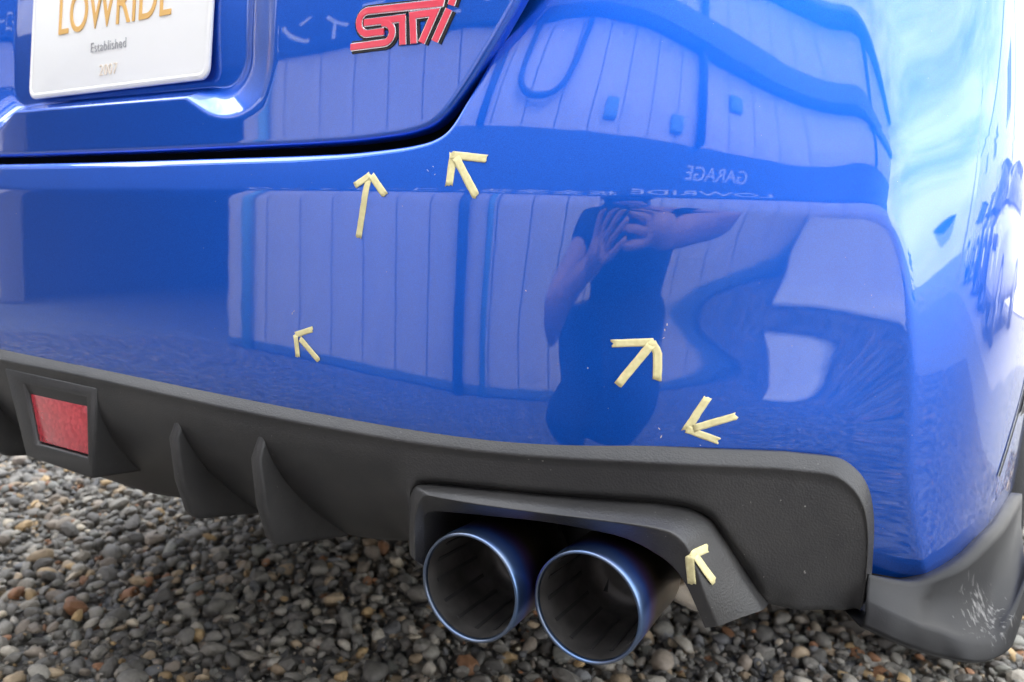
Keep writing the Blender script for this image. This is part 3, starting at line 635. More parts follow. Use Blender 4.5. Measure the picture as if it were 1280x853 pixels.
for sx in (-1, 1):                                           # flanks ahead of the rear arch
    S = [(1.0, .85, .735, .985), (1.42, .868, .735, .985), (1.46, .87, .26, .985), (2.2, .885, .25, .96), (2.98, .88, .26, .95), (3.05, .88, .735, .94), (3.65, .86, .735, .90), (3.72, .85, .30, .88), (4.1, .76, .32, .80), (4.32, .50, .34, .72)]
    P = [[(XC+sx*w*f, y, z0+(z1-z0)*q) for f, q in ((.985, 0), (1.0, .35), (1.0, .7), (.96, 1), (.88, 1.02))] for y, w, z0, z1 in S]
    grid('body_side', np.array(P), M['paint'], car)
grid('bonnet', np.array([[(XC+f*w, y, z) for f in (-1, -.5, 0, .5, 1)] for y, w, z in ((2.9,.77,.97),(3.5,.74,.93),(4.1,.66,.82),(4.32,.44,.73))]), M['paint'], car)
G = [(.46,.64,.995,.56,1.00),(.95,.66,.99,.54,1.36),(1.5,.70,.985,.56,1.44),(2.2,.70,.98,.56,1.42),(2.95,.66,.975,.60,.985)]
P = [[(XC-w0,y,z0),(XC-w1,y,z1-.02),(XC-w1*.8,y,z1),(XC,y,z1+.015),(XC+w1*.8,y,z1),(XC+w1,y,z1-.02),(XC+w0,y,z0)] for y, w0, z0, w1, z1 in G]
grid('cabin_glass', np.array(P), M['glass'], car)
grid('roof', np.array([[(XC+f*w, y, z+.006-.03*abs(f)**3) for f in (-1,-.6,0,.6,1)] for y, w, z in ((.98,.50,1.38),(1.5,.54,1.462),(2.1,.54,1.442),(2.3,.53,1.40))]), M['paint'], car)
def wheel(c, parent, r=.325, w=.235, side=1, tyre='tyre', rimname='wheel_rim'):
    n = 48; ax = Vector((side, 0, 0))
    def rings(lst): return np.array([[(c[0]+side*t, c[1]+rr*math.cos(2*math.pi*k/n), c[2]+rr*math.sin(2*math.pi*k/n)) for k in range(n)] for t, rr in lst])
    ty = grid(tyre, rings([(-w/2, r*.66), (-w/2, r*.93), (-w/2+.02, r), (-.04, r), (-.035, r-.008), (-.028, r), (.028, r), (.035, r-.008), (.04, r), (w/2-.02, r), (w/2, r*.93), (w/2-.004, r*.70), (w/2-.01, r*.66)]), M['rubber'], parent, closed=True)
    rim = grid(rimname, rings([(w/2-.01, r*.67), (w/2-.02, r*.64), (-.02, r*.6), (-.03, .04)]), M['black_paint'], parent, closed=True)
    for k in range(5):
        a = 2*math.pi*k/5; d = Vector((0, math.cos(a), math.sin(a))); q = Vector((0, -math.sin(a), math.cos(a))); c0 = Vector(c)+ax*(w/2-.035)
        V = [c0+d*rr+q*s*ww+ax*h for rr, ww in ((.03, .03), (r*.64, .018)) for s in (-1, 1) for h in (0, .018)]
        mesh('wheel_spoke', V, [(0, 1, 3, 2), (4, 6, 7, 5), (0, 4, 5, 1), (2, 3, 7, 6), (1, 5, 7, 3), (0, 2, 6, 4)], M['silver'], parent, bevel=.003)
for sx in (-1, 1):
    for y in (1.08, 3.38): wheel((XC+sx*.755, y, .325), car, side=sx)

# --- masking-tape arrows
def ribbon(name, path, w, parent, surf_fn, h=.0002):
    """strip of tape laid over a surface: path of (x, z) on the car, surf_fn gives the point"""
    random.seed(int(abs(path[0][0])*1e5) % 9973)
    P = [Vector((a, 0, b_)) for a, b_ in path]; L_ = [0]
    for a, b_ in zip(P, P[1:]): L_.append(L_[-1]+(b_-a).length)
    ns = max(6, int(L_[-1]/.003)); top_, bot_ = [], []
    for i in range(ns+1):
        s = L_[-1]*i/ns; k = max(j for j in range(len(L_)) if L_[j] <= s+1e-9); k = min(k, len(P)-2)
        f = (s-L_[k])/(L_[k+1]-L_[k]); p = P[k].lerp(P[k+1], f); d = (P[k+1]-P[k]).normalized(); nn = Vector((-d.z, 0, d.x))
        row = []
        for j in range(5):
            q = (j-2)/2; e = 0
            if i in (0, ns): e = (random.random()-.35)*.0022*(1 if i else -1)
            wob = (random.random()-.5)*.0003
            r_ = p+nn*(q*w/2+wob*(abs(q) > .9))+d*e
            row.append((r_, h+random.random()*.00008+(.0003 if i in (0, ns) and j in (0, 4) else 0)))
        top_.append(row)
    Pt = np.array([[surf_fn(r_.x, r_.z, hh) for r_, hh in row] for row in top_])
    return grid(name, Pt, M['tape'], parent, thick=.00014)
def on_bumper(x, z, h):
    th = theta_of(x)
    for _ in range(6):
        p = pt(np.array(th), np.array(z)); th = th+(x-p[0])/math.hypot(*p[:2]-O)
    p = pt(np.array(th), np.array(z)); e = 5e-4
    n_ = np.cross(pt(np.array(th+e), np.array(z))-p, pt(np.array(th), np.array(z+e))-p); n_ /= np.linalg.norm(n_)
    if n_[1] > 0: n_ = -n_
    return tuple(p+n_*h)
ARROWS = [
 ('cream tape arrow pointing up at the bumper edge, leftmost of the upper pair', .0064, [[(.4753,.6441),(.4800,.672),(.4818,.6895)],[(.4697,.6846),(.4832,.6933)],[(.4840,.6930),(.4993,.6778)]]),
 ('cream tape arrow pointing up-left just under the rounded boot-lid corner', .0068, [[(.5524,.7100),(.5530,.686)],[(.5514,.7088),(.5785,.7062)],[(.5550,.7069),(.5756,.6783)]]),
 ('small cream tape arrow alone on the lower left of the blue bumper face', .0056, [[(.4099,.5599),(.4286,.5663)],[(.4106,.5592),(.4134,.5418)],[(.4163,.5571),(.4363,.541)]]),
 ('cream tape arrow pointing up-right across the photographer\'s dark reflection', .0066, [[(.6753,.5741),(.7015,.5766)],[(.7000,.5772),(.7045,.5690),(.7053,.5486)],[(.6999,.5745),(.6806,.5439)]]),
 ('cream tape arrow pointing left close above the diffuser edge', .0062, [[(.7254,.5112),(.7376,.5364)],[(.7254,.5127),(.7461,.5044)],[(.7306,.5136),(.7563,.5239)]])]
for lab, w, strips in ARROWS:
    a, b_ = strips[0][0]; o = on_bumper(a, b_, 0)
    r_ = root('tape_arrow', o, lab, 'tape arrow', 'masking tape arrows on the car')
    for k, s in enumerate(strips): ribbon('tape_strip', s, w*.88, r_, on_bumper, .0002+.0002*k)
r_ = root('tape_arrow', BEZ_TAPE[0][0][0], 'cream tape arrow stuck on the black surround beside the right exhaust tip', 'tape arrow', 'masking tape arrows on the car')
for k, (path, nn) in enumerate(BEZ_TAPE_N):
    random.seed(k+5); P = []
    Lp = np.array(path); d = Lp[-1]-Lp[0]; d /= np.linalg.norm(d)
    for i in range(9):
        q = i/8*(len(Lp)-1); j = min(int(q), len(Lp)-2); p = Lp[j]+(Lp[j+1]-Lp[j])*(q-j); nv = nn[j]+(nn[j+1]-nn[j])*(q-j); nv /= np.linalg.norm(nv); sd_ = np.cross(nv, d)
        P.append([p+sd_*(s*.0032)+nv*(.0005+.0003*k+random.random()*.00012)+d*((random.random()-.4)*.002 if i in (0, 8) else 0) for s in (-1, -.5, 0, .5, 1)])
    grid('tape_strip', np.array(P), M['tape'], r_, thick=.00025)
# --- chips and scuffs in the paint
random.seed(11)
CH = [(.7082,.586),(.7078,.580),(.7095,.590),(.7085,.512),(.7100,.506),(.5375,.700),(.5335,.697),(.540,.694),(.4085,.580),(.4066,.578),(.735,.5005),(.66,.555),(.615,.61)]
for x, z in CH:
    a = random.uniform(-1, 1); l_ = random.uniform(.0008, .0026); P = []
    for i in range(4): P.append([on_bumper(x+math.sin(a)*l_*(i/3-.5)+s*.00035*(1-abs(i/3-.5)), z+math.cos(a)*l_*(i/3-.5), .0003) for s in (-1, 0, 1)])
    grid('paint_chip', np.array(P), M['chip'], bumper)

# --- slot with a black mesh insert on the bumper flank
def on_shell(y, z, h):
    th = float(theta_at_y(y)); p = pt(np.array(th), np.array(z)); q = p-np.array([*O, p[2]]); q[2] = 0; q /= np.linalg.norm(q); return p+q*h
def strip(name, edge0, edge1, h, mat, nrow=14):
    a = np.array(edge0); b_ = np.array(edge1); q = np.linspace(0, 1, nrow); f = lambda E_: np.stack([np.interp(q, np.linspace(0, 1, len(E_)), E_[:, k]) for k in (0, 1)], -1)
    A0, B0 = f(a), f(b_); P = np.array([[on_shell(*(A0[i]+(B0[i]-A0[i])*t_), h) for t_ in np.linspace(0, 1, 5)] for i in range(nrow)])
    return grid(name, P, mat, bumper)
strip('flank_groove', [(.455,.60),(.407,.519),(.355,.489),(.308,.455)], [(.475,.60),(.424,.519),(.368,.487),(.318,.453)], .0012, M['dark'])
strip('slot_mesh', [(.50,.60),(.447,.52),(.405,.495)], [(.60,.60),(.56,.53),(.47,.49)], .0018, M['rubber'])

# ---------------------------------------------------------------- ground and gravel
def big_plane(name, z, mat):
    xs_ = [-300, -60, -12, 12, 60, 300]; V = [(x, y, z) for y in xs_ for x in xs_]
    return mesh(name, V, [(j*6+i, j*6+i+1, (j+1)*6+i+1, (j+1)*6+i) for j in range(5) for i in range(5)], mat, smooth=False)
ground = tag(big_plane('gravel_ground', -.012, M['ground']), kind='structure')
rng = np.random.default_rng(4)
def ico(level):
    bm = bmesh.new(); bmesh.ops.create_icosphere(bm, subdivisions=level, radius=1)
    V = np.array([v.co[:] for v in bm.verts]); Fc = np.array([[v.index for v in f.verts] for f in bm.faces]); bm.free(); return V, Fc
def stone_shapes(level, n):
    V, Fc = ico(level); out = []
    for _ in range(n):
        U = V.copy(); 
        for _k in range(5):
            d = rng.normal(size=3); d /= np.linalg.norm(d); c = rng.uniform(.45, .8); h = U@d; U -= np.maximum(h-c, 0)[:, None]*d*rng.uniform(.6, .95)
        U *= 1+.10*np.sin(U@rng.normal(size=3)*3+rng.uniform(0, 6))[:, None]
        out.append(U)
    return out, Fc
PAL = np.array([(.085,.083,.08),(.13,.128,.122),(.175,.17,.16),(.22,.215,.20),(.31,.295,.265),(.20,.175,.15),(.30,.24,.17),(.36,.26,.14),(.25,.13,.07),(.42,.38,.31),(.16,.165,.155),(.12,.125,.135)])
PW_ = np.array([.16,.18,.16,.12,.06,.07,.05,.035,.03,.025,.06,.05]); PW_ /= PW_.sum()
def scatter(x0, x1, y0, y1, step, layer_z, smin, smax, keep=None):
    nx, ny = int((x1-x0)/step), int((y1-y0)/step)
    gx, gy = np.meshgrid(np.arange(nx), np.arange(ny)); n = nx*ny
    p = np.stack([x0+(gx.ravel()+rng.uniform(-.1, 1.1, n))*step, y0+(gy.ravel()+rng.uniform(-.1, 1.1, n))*step, layer_z+rng.uniform(-.004, .006, n)], 1)
    if keep is not None: p = p[keep(p)]
    n = len(p); a = smin*(smax/smin)**rng.power(1.0, n)**1.6
    S = np.stack([a, a*rng.uniform(.6, .95, n), a*rng.uniform(.38, .7, n)], 1)
    return p, S
def rotmats(n, flat=.45):
    ax = rng.normal(size=(n, 3))*np.array([flat, flat, 0]); yaw = rng.uniform(0, 2*np.pi, n)
    out = np.zeros((n, 3, 3)); ca, sa = np.cos(yaw), np.sin(yaw)
    Rz = np.zeros((n, 3, 3)); Rz[:, 0, 0] = ca; Rz[:, 0, 1] = -sa; Rz[:, 1, 0] = sa; Rz[:, 1, 1] = ca; Rz[:, 2, 2] = 1
    cx, sx = np.cos(ax[:, 0]), np.sin(ax[:, 0]); Rx = np.zeros((n, 3, 3)); Rx[:, 0, 0] = 1; Rx[:, 1, 1] = cx; Rx[:, 1, 2] = -sx; Rx[:, 2, 1] = sx; Rx[:, 2, 2] = cx
    cy, sy = np.cos(ax[:, 1]), np.sin(ax[:, 1]); Ry = np.zeros((n, 3, 3)); Ry[:, 1, 1] = 1; Ry[:, 0, 0] = cy; Ry[:, 0, 2] = sy; Ry[:, 2, 0] = -sy; Ry[:, 2, 2] = cy
    return Ry@Rx@Rz
def stones_mesh(name, p, S, shapes, Fc, parent=None, crisp=.6):
    n = len(p); R = rotmats(n); k = rng.integers(0, len(shapes), n); sh = np.array(shapes)[k]            # n x v x 3
    nv = sh.shape[1]; V = np.einsum('nij,nvj->nvi', R, sh*S[:, None, :])+p[:, None, :]
    colr = PAL[rng.choice(len(PAL), n, p=PW_)]*rng.uniform(.75, 1.3, (n, 1))*np.array([1.08, 1.03, .94]); colr = np.c_[colr, np.ones(n)]
    F_ = (Fc[None]+(np.arange(n)*nv)[:, None, None]).reshape(-1, 3)
    me = bpy.data.meshes.new(name); me.vertices.add(n*nv); me.vertices.foreach_set('co', V.reshape(-1))
    me.loops.add(F_.size); me.loops.foreach_set('vertex_index', F_.reshape(-1).astype(np.int32))
    me.polygons.add(len(F_)); me.polygons.foreach_set('loop_start', np.arange(0, F_.size, 3, dtype=np.int32)); me.polygons.foreach_set('use_smooth', np.repeat(rng.uniform(size=n) > crisp, len(Fc)))
    at_ = me.attributes.new('stone', 'FLOAT_COLOR', 'POINT'); at_.data.foreach_set('color', np.repeat(colr, nv, 0).reshape(-1).astype(np.float32))
    me.update(calc_edges=True)
    return link(bpy.data.objects.new(name, me), M['pebble'], parent)
eye = np.array(EYE); CR, CU, FW = np.array(cr), np.array(cu), np.array(fwd)
def to_px(p):
    v = p-eye; d = v@FW; d = np.where(d > .05, d, .05); return 640+1040*(v@CR)/d, 426.5-1040*(v@CU)/d, v@FW
def near_view(p):                          # the wedge of ground seen under and beside the car
    x, y, d = to_px(p); return (d > .3) & (x > -140) & (x < 1420) & (y > 470) & (y < 960)
def rest(p): return ~near_view(p)
shp, F2 = stone_shapes(2, 24); shp1, F1 = stone_shapes(1, 12)
grit_p, grit_S = scatter(-3.4, 1.9, -.7, 2.6, .016, .000, .0028, .0062, near_view)
low_p, low_S = scatter(-3.4, 1.9, -.7, 2.6, .021, -.011, .010, .018, near_view)
top_p, top_S = scatter(-3.4, 1.9, -.7, 2.6, .025, .001, .008, .021, near_view)
extra_p, extra_S = scatter(-3.4, 1.9, -.7, 2.6, .07, .007, .013, .027, near_view)
P_, S_ = np.r_[low_p, top_p, extra_p], np.r_[low_S, top_S, extra_S]
px_, py_, dd_ = to_px(P_)
limit = np.interp(px_, [0, 40, 120, 230, 330, 430, 520, 560, 600, 665, 740, 835, 890, 960, 1065, 1100, 1240, 1280], [566, 572, 598, 620, 648, 672, 690, 770, 806, 800, 832, 790, 785, 770, 770, 795, 826, 760])
seen = (px_ > 0) & (px_ < 1280) & (py_ > limit+3) & (py_ < 853) & (P_[:, 2] > -.006)
score = np.where(seen, S_[:, 0]/dd_*np.where(P_[:, 2] > .001, 1.4, 1), 0); pick = np.argsort(-score)[:300]
mask = np.ones(len(P_), bool); mask[pick] = False
g = tag(stones_mesh('gravel', P_[mask], S_[mask], shp, F2), 'loose grey and brown gravel under and behind the blue car', 'gravel', kind='stuff')
tag(stones_mesh('gravel', grit_p, grit_S, shp1, F1), 'fine grit between the stones under the blue car', 'gravel', kind='stuff')
# the three hundred stones that show largest are pieces of the ground one by one
colors = PAL[rng.choice(len(PAL), 300, p=PW_)]; Rm = rotmats(300)
for k, i in enumerate(pick):
    stm = stones_mesh('pebble', P_[i:i+1], S_[i:i+1], shp, F2, ground)
rp_, rS_ = scatter(-3.0, 4.6, -2.55, 2.2, .027, -.006, .009, .015, rest)
tag(stones_mesh('gravel', rp_, rS_, shp1, F1), 'coarse grey gravel of the yard around the car', 'gravel', kind='stuff')

# ---------------------------------------------------------------- the garage behind the camera (seen in the paint)
gar = root('garage_building', (1.1, -2.6, 0), 'long beige sided workshop with dark blue sign band, mirrored in the paint', 'building')
WY = -2.6
box('backing_wall', (-2.5, WY-.25, 0), (8.2, WY-.03, 4.96), M['seam'], gar, 0)
box('backing_wall', (-6.4, WY-.25, 2.15), (-2.5, WY-.03, 4.96), M['seam'], gar, 0)
box('backing_wall', (-6.4, WY-.25, 0), (-5.65, WY-.03, 2.15), M['seam'], gar, 0)
first = {}
def panel(x0, x1, z0, z1, mat, key):
    w = x1-x0
    if key not in first:
        V, Fc = boxmesh((0, -.03, z0), (w-.014, 0, z1)); o = mesh('siding_panel', V, Fc, mat, gar, bevel=.004); first[key] = o
    else:
        o = first[key].copy(); COL.objects.link(o)
    o.location = (x0+.007, WY, 0)
for k in range(28): panel(-2.5+.38*k, -2.5+.38*(k+1), .04, 1.58, M['siding'], 'low')
for k in range(2): panel(-6.4+.375*k, -6.4+.375*(k+1), .04, 1.58, M['siding'], 'lowl')
for k in range(38): panel(-6.3+.38*k, -6.3+.38*(k+1), 2.42, 3.5, M['siding_up'], 'mid')
for k in range(38): panel(-6.3+.38*k, -6.3+.38*(k+1), 3.86, 4.92, M['siding_up'], 'top')
box('eave_beam', (-6.45, WY-.02, 3.52), (8.25, WY+.16, 3.84), M['beam'], gar, .01)
box('roof_edge', (-6.5, WY-.3, 4.96), (8.3, WY+.25, 5.1), M['beam'], gar, .01)
box('plinth', (-2.5, WY-.03, 0), (8.2, WY+.012, .06), M['beam'], gar, .004)
for x, mt, r_, z0, z1 in ((.17, 'pipe_dark', .06, .0, 1.55), (-2.27, 'pipe', .035, .0, 1.55), (.47, 'pipe', .035, .0, 1.55), (2.75, 'pipe_dark', .05, 2.42, 4.94), (.05, 'pipe_dark', .05, 2.42, 3.5), (5.3, 'pipe_dark', .05, 2.42, 4.94)):
    tube('downpipe', [(x, WY+r_+.01, z0), (x, WY+r_+.01, z1)], r_, M[mt], gar, n=14)
for x, z in ((1.45, 2.55), (2.35, 2.52), (3.2, 3.0)): box('vent_cover', (x, WY, z), (x+.16, WY+.05, z+.2), M['pipe'], gar, .008)
# garage bay with its tubes
box('bay_wall', (-6.4, -7.6, 0), (-6.25, WY-.26, 2.9), M['inside'], gar, 0)
box('bay_wall', (-2.48, -7.6, 0), (-2.33, WY-.26, 2.9), M['inside'], gar, 0)
box('bay_wall', (-6.4, -7.75, 0), (-2.33, -7.6, 2.9), M['inside'], gar, 0)
box('bay_ceiling', (-6.4, -7.6, 2.7), (-2.33, WY-.26, 2.85), M['inside'], gar, 0)
for y in (-3.4, -4.6, -5.8): box('lit_tube', (-4.6, y, 2.62), (-3.2, y+.06, 2.66), M['tube'], gar, .005)
# sign band with white letters
sg = root('sign_board', (1.0, WY, 1.6), 'long navy sign band with white lettering over the garage bays', 'sign')
box('board', (-6.4, WY-.02, 1.60), (8.15, WY+.05, 2.40), M['signblue'], sg, .006)
def wall_letters(txt, x, z, size, sx, align='LEFT'):
    mw = Matrix(((-1, 0, 0, x), (0, 0, 1, WY+.055), (0, 1, 0, z), (0, 0, 0, 1)))
    return letters('sign_lettering', txt, mw, size, M['signwhite'], sg, extr=.004, sx=sx, align=align)
wall_letters('GARAGE', 3.46, 2.06, .20, 1.05)
wall_letters('LOWRIDE', 3.85, 1.76, .28, 1.5)
wall_letters('板金塗装・コーティング', 1.85, 1.655, .26, 1.55)
# hose looped over a hook on the wall
hs = root('hanging_hose', (.75, WY, 2.9), 'dark hose hanging in a loop on the upper siding', 'hose')
pts = [(.35, WY+.06, 3.5), (.36, WY+.07, 3.0)]+[(.36+.28*(1-math.cos(rad(a))), WY+.08, 2.95-.26*math.sin(rad(a))) for a in range(10, 180, 12)]+[(.95, WY+.07, 3.0), (1.0, WY+.06, 3.5)]
tube('hose', pts, .035, M['pipe_dark'], hs, n=10)
# white ramp added out of view, only to mirror as pale patches in the bumper
sb_ = root('added_white_ramp', (4.4, -2.1, 0), 'low white ramp added by the workshop wall to mirror as a pale patch in the bumper', 'ramp')
prism('added_ramp_top', [(3.40, -1.98), (4.30, -2.50), (5.45, -2.0), (3.80, -1.36)], lambda u, v, h: (u, v, 0 if h == 0 else (.16 if (u-3.4)*.8-(v+1.4)*.6 > .8 else .03)), 0, .02, M['added_white'], sb_, bevel=.008)

# ---------------------------------------------------------------- white building and parked cars on the far side of the yard
wb = root('white_building', (16, 9, 0), 'long white building across the yard behind parked cars', 'building')
box('wall', (2.2, 9, 0), (34, 16, 7.5), M['white_wall'], wb, .02)
box('roof_edge', (2.0, 8.9, 7.5), (34.2, 16.2, 7.7), M['beam'], wb, .02)
for x in (3.4, 9.8, 16.5, 23): 
    f = box('window', (x, 8.96, 3.9), (x+1.7, 9.02, 5.4), M['glass'], wb, .01); 
    multibox('window_frame', [((x-.06, 8.93, 3.84), (x+1.76, 9.0, 3.9)), ((x-.06, 8.93, 5.4), (x+1.76, 9.0, 5.46)), ((x+.82, 8.93, 3.9), (x+.88, 9.0, 5.4))], M['silver'], f)
tube('downpipe', [(8.2, 8.93, 0), (8.2, 8.93, 7.4)], .06, M['pipe_dark'], wb)
box('roller_door', (12.2, 8.95, 0), (15.2, 9.03, 2.9), M['silver'], wb, .01)
def vehicle(loc, rz, paint, label, van=False, group='cars parked across the yard'):
    r_ = root('parked_car' if not van else 'parked_van', (0, 0, 0), label, 'van' if van else 'car', group)
    h = 1.95 if van else 1.48
    prof = [(-2.1,.35,.62),(-2.05,.28,.80),(-1.9,.25,.95),(-1.2,.24,1.0),(0,.24,1.0),(1.0,.24,.98),(1.9,.25,.86),(2.1,.28,.70),(2.14,.35,.6)]
    P = [[(sx*w, y, z) for sx, w, z in ((-1,.74,z0),(-1,.84,z0+.12),(-1,.84,(z0+z1)/2),(-1,.80,z1-.04),(-1,.66,z1),(0,.6,z1+.03),(1,.66,z1),(1,.80,z1-.04),(1,.84,(z0+z1)/2),(1,.84,z0+.12),(1,.74,z0),(0,.7,z0))] for y, z0, z1 in prof]
    body = grid('body', np.array(P), paint, r_, closed=True, sub=1)
    mesh('nose', [tuple(p) for p in P[-1]], [tuple(range(12))], paint, r_); mesh('tail', [tuple(p) for p in P[0]], [tuple(range(12))[::-1]], paint, r_)
    g_ = [(-2.0 if van else -1.75,.74,.96,.70,1.02),(-1.9 if van else -1.1,.76,.97,.64,h-.06),(.0,.76,.98,.62,h),(.35,.76,.98,.62,h-.03),(1.25 if not van else 1.5,.72,.95,.68,1.0)]
    grid('windows', np.array([[(-w0,y,z0),(-w1,y,z1-.03),(0,y,z1),(w1,y,z1-.03),(w0,y,z0)] for y, w0, z0, w1, z1 in g_]), M['glass'], r_)
    grid('roof', np.array([[(f*.6, y, z+.012-.03*abs(f)**3) for f in (-1.06,-.6,0,.6,1.06)] for y, z in ((g_[1][0]-.02, h-.06), (-.5, h), (.0, h+.002), (.36, h-.03))]), paint, r_)
    for sx in (-1, 1):
        box('headlamp', (sx*.58-.17, 2.0, .62), (sx*.58+.17, 2.13, .76), M['lamp'], r_, .03)
        box('tail_lamp', (sx*.66-.1, -2.1, .68), (sx*.66+.1, -2.02, .88), M['red_lamp'], r_, .02)
        for y in (-1.3, 1.32): wheel((sx*.74, y, .31), r_, r=.31, w=.2, side=sx)
    box('number_plate', (-.165, 2.12, .42), (.165, 2.15, .585), M['white_plate'], r_, .004)
    box('grille', (-.42, 2.08, .60), (.42, 2.155, .70), M['black_gloss'], r_, .01)
    r_.location = loc; r_.rotation_euler = (0, 0, rz)
    return r_
PI = math.pi
vehicle((4.6, 5.6, 0), PI+.15, M['silver'], 'silver car facing the yard, nearest of the row across from the blue car')
vehicle((7.6, 6.0, 0), PI, M['black_paint'], 'black van parked second in the row by the white building', True)
vehicle((10.8, 6.3, 0), PI, M['black_paint'], 'black saloon parked beside the black van')
vehicle((15.5, 6.2, 0), PI-.1, M['silver'], 'silver car in the middle of the far row')
vehicle((19, 1.6, 0), PI/2, M['white_paint'], 'white car standing alone at the far end of the lane')
nb_ = root('added_sky_blocker', (-13, 3, 0), 'dull grey block added on the far left to cut sky light and darken reflections', 'building')  # unseen building added to hold back sky light and darken left-hand reflections
box('wall', (-17, -9, 0), (-10.5, 16, 6.5), M['dull_wall'], nb_, .03); box('roof_edge', (-17.2, -9.2, 6.5), (-10.3, 16.2, 6.75), M['beam'], nb_, .02)
# pole and wire beyond the yard
up_ = root('utility_pole', (20, 4.4, 0), 'grey utility pole at the far end of the lane', 'pole')
tube('pole', [(20, 4.4, 0), (20, 4.4, 9)], [.16, .11], M['siding'], up_, n=14); box('cross_arm', (19.2, 4.35, 8.3), (20.8, 4.45, 8.42), M['pipe_dark'], up_, .01)

# ---------------------------------------------------------------- the crouching photographer (seen only as a reflection)
per = root('person', (1.18, -.92, 0), 'crouching person in black clothes holding a camera, mirrored in the bumper', 'person')
def skin_body(name, verts, edges, radii, mat, parent, rootv=0, lv=2):
    me = bpy.data.meshes.new(name); me.from_pydata(verts, edges, []); me.update()
    o = link(bpy.data.objects.new(name, me), mat, parent)
    m = o.modifiers.new('skin', 'SKIN'); m.use_smooth_shade = True
    for i, r in enumerate(radii): me.skin_vertices[0].data[i].radius = (r, r) if not isinstance(r, tuple) else r; me.skin_vertices[0].data[i].use_root = (i == rootv)
    s = o.modifiers.new('sub', 'SUBSURF'); s.levels = lv; s.render_levels = lv
    return o
PELV, CHEST, NECK, HEAD = (1.20, -.95, .36), (1.18, -.84, .60), (1.14, -.80, .74), (1.06, -.745, .83)
SR, SL = (1.33, -.80, .68), (1.04, -.87, .67)                 # right and left shoulder
ER, EL = (1.40, -.58, .60), (.82, -.77, .50)                  # elbows
HR, HL = (1.13, -.545, .60), (.92, -.625, .575)              # wrists
KR, KL = (1.24, -.70, .38), (.90, -.86, .28); FR, FL = (1.22, -.90, .07), (1.06, -.98, .07); TR, TL = (1.24, -.72, .04), (.98, -.80, .04)
lowchest = (1.24, -.90, .48)
body = skin_body('body', [PELV, lowchest, CHEST, NECK, HEAD, (HEAD[0]-.01, HEAD[1]+.03, HEAD[2]+.06), SR, ER, HR, SL, EL, HL, KR, FR, TR, KL, FL, TL, (1.03, -.70, .78)],
  [(0,1),(1,2),(2,3),(3,4),(4,5),(2,6),(6,7),(7,8),(2,9),(9,10),(10,11),(0,12),(12,13),(13,14),(0,15),(15,16),(16,17),(4,18)],
  [.14,.135,.135,.055,.088,.07,.058,.042,.028,.058,.042,.028,.068,.042,.03,.068,.042,.03,.05], M['skin'], per)
def near_pts(a, b_, f): return tuple(np.array(a)*(1-f)+np.array(b_)*f)
skin_body('shirt', [PELV, lowchest, CHEST, near_pts(CHEST, NECK, .7), SR, near_pts(SR, ER, .55), SL, near_pts(SL, EL, .55)], [(0,1),(1,2),(2,3),(2,4),(4,5),(2,6),(6,7)], [.165,.16,.16,.085,.082,.072,.082,.072], M['cloth'], per)
skin_body('trousers', [PELV, KR, near_pts(KR, FR, .9), KL, near_pts(KL, FL, .9)], [(0,1),(1,2),(0,3),(3,4)], [.17,.105,.072,.105,.075], M['cloth'], per)
for a, b_ in ((FR, TR), (FL, TL)):
    tube('shoe', [near_pts(a, b_, -.25)[:2]+(.045,), near_pts(a, b_, .4)[:2]+(.05,), near_pts(a, b_, 1.25)[:2]+(.04,), near_pts(a, b_, 1.55)[:2]+(.03,)], [.035, .045, .045, .02], M['shoe'], per, n=16)
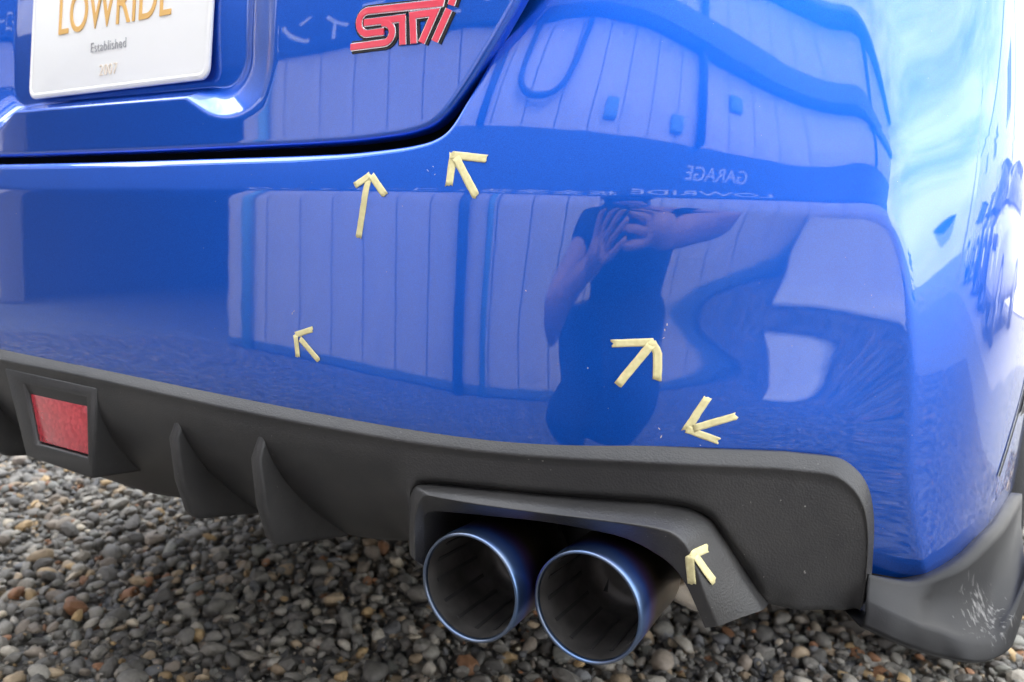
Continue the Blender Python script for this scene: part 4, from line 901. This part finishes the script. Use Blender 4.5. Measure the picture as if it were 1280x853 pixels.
skin_body('hair', [(HEAD[0]+.01, HEAD[1]-.02, HEAD[2]+.03), (HEAD[0]-.005, HEAD[1]+.012, HEAD[2]+.075), (HEAD[0]+.03, HEAD[1]-.05, HEAD[2]-.01)], [(0,1),(0,2)], [.094,.078,.07], M['hair'], per)
def hand(wrist, knuckle, side, curl):
    w, k = np.array(wrist), np.array(knuckle); d = k-w; ln = np.linalg.norm(d); d /= ln; s = np.array(side, float); s -= d*(s@d); s /= np.linalg.norm(s); u = np.array(curl, float); u -= d*(u@d); u /= np.linalg.norm(u)
    V = [w-d*.03, w+d*ln*.5, k]; E_ = [(0,1),(1,2)]; R_ = [.027, .033, .030]
    for j, l_ in enumerate((.070, .080, .075, .058)):
        b0 = k+s*(-.030+.020*j); i0 = len(V); V += [b0, b0+d*l_*.5+s*(-.004+.003*j)+u*.004, b0+d*l_*.8+s*(-.008+.006*j)+u*.012, b0+d*l_*1.0+s*(-.010+.007*j)+u*.022]; R_ += [.011, .0095, .0085, .007]
        E_ += [(2, i0), (i0, i0+1), (i0+1, i0+2), (i0+2, i0+3)]
    i0 = len(V); b0 = w+d*ln*.35-s*.03; V += [b0, b0-s*.03+d*.03+u*.01, b0-s*.035+d*.06+u*.02]; R_ += [.014, .012, .009]; E_ += [(1, i0), (i0, i0+1), (i0+1, i0+2)]
    skin_body('hand', [tuple(v) for v in V], E_, R_, M['skin'], per, lv=1)
hand(HR, (1.045, -.535, .625), (.2, .1, -1), (-.3, -.9, 0)); hand(HL, (.93, -.57, .61), (.3, .2, -1), (.6, -.7, .1))
ph = root('camera', (.935, -.56, .65), 'black camera held by the crouching person', 'camera')
ORG[ph.name] = Vector((.935, -.56, .65))
Rb = Matrix((tuple(cr), tuple(fwd), tuple(cu))).transposed()
def cam_box(name, lo, hi, mat):
    V, Fc = boxmesh(lo, hi); return mesh(name, [tuple(Rb @ Vector(v)+EYE) for v in V], Fc, mat, ph, bevel=.004)
cam_box('camera_body', (-.062, -.10, -.042), (.062, -.055, .042), M['black_gloss']); cam_box('viewfinder', (-.025, -.10, .042), (.025, -.06, .062), M['black_gloss'])
tube('lens_barrel', [tuple(EYE+fwd*t) for t in (-.056, -.035, -.018)], [.032, .031, .030], M['black_gloss'], ph, n=32)
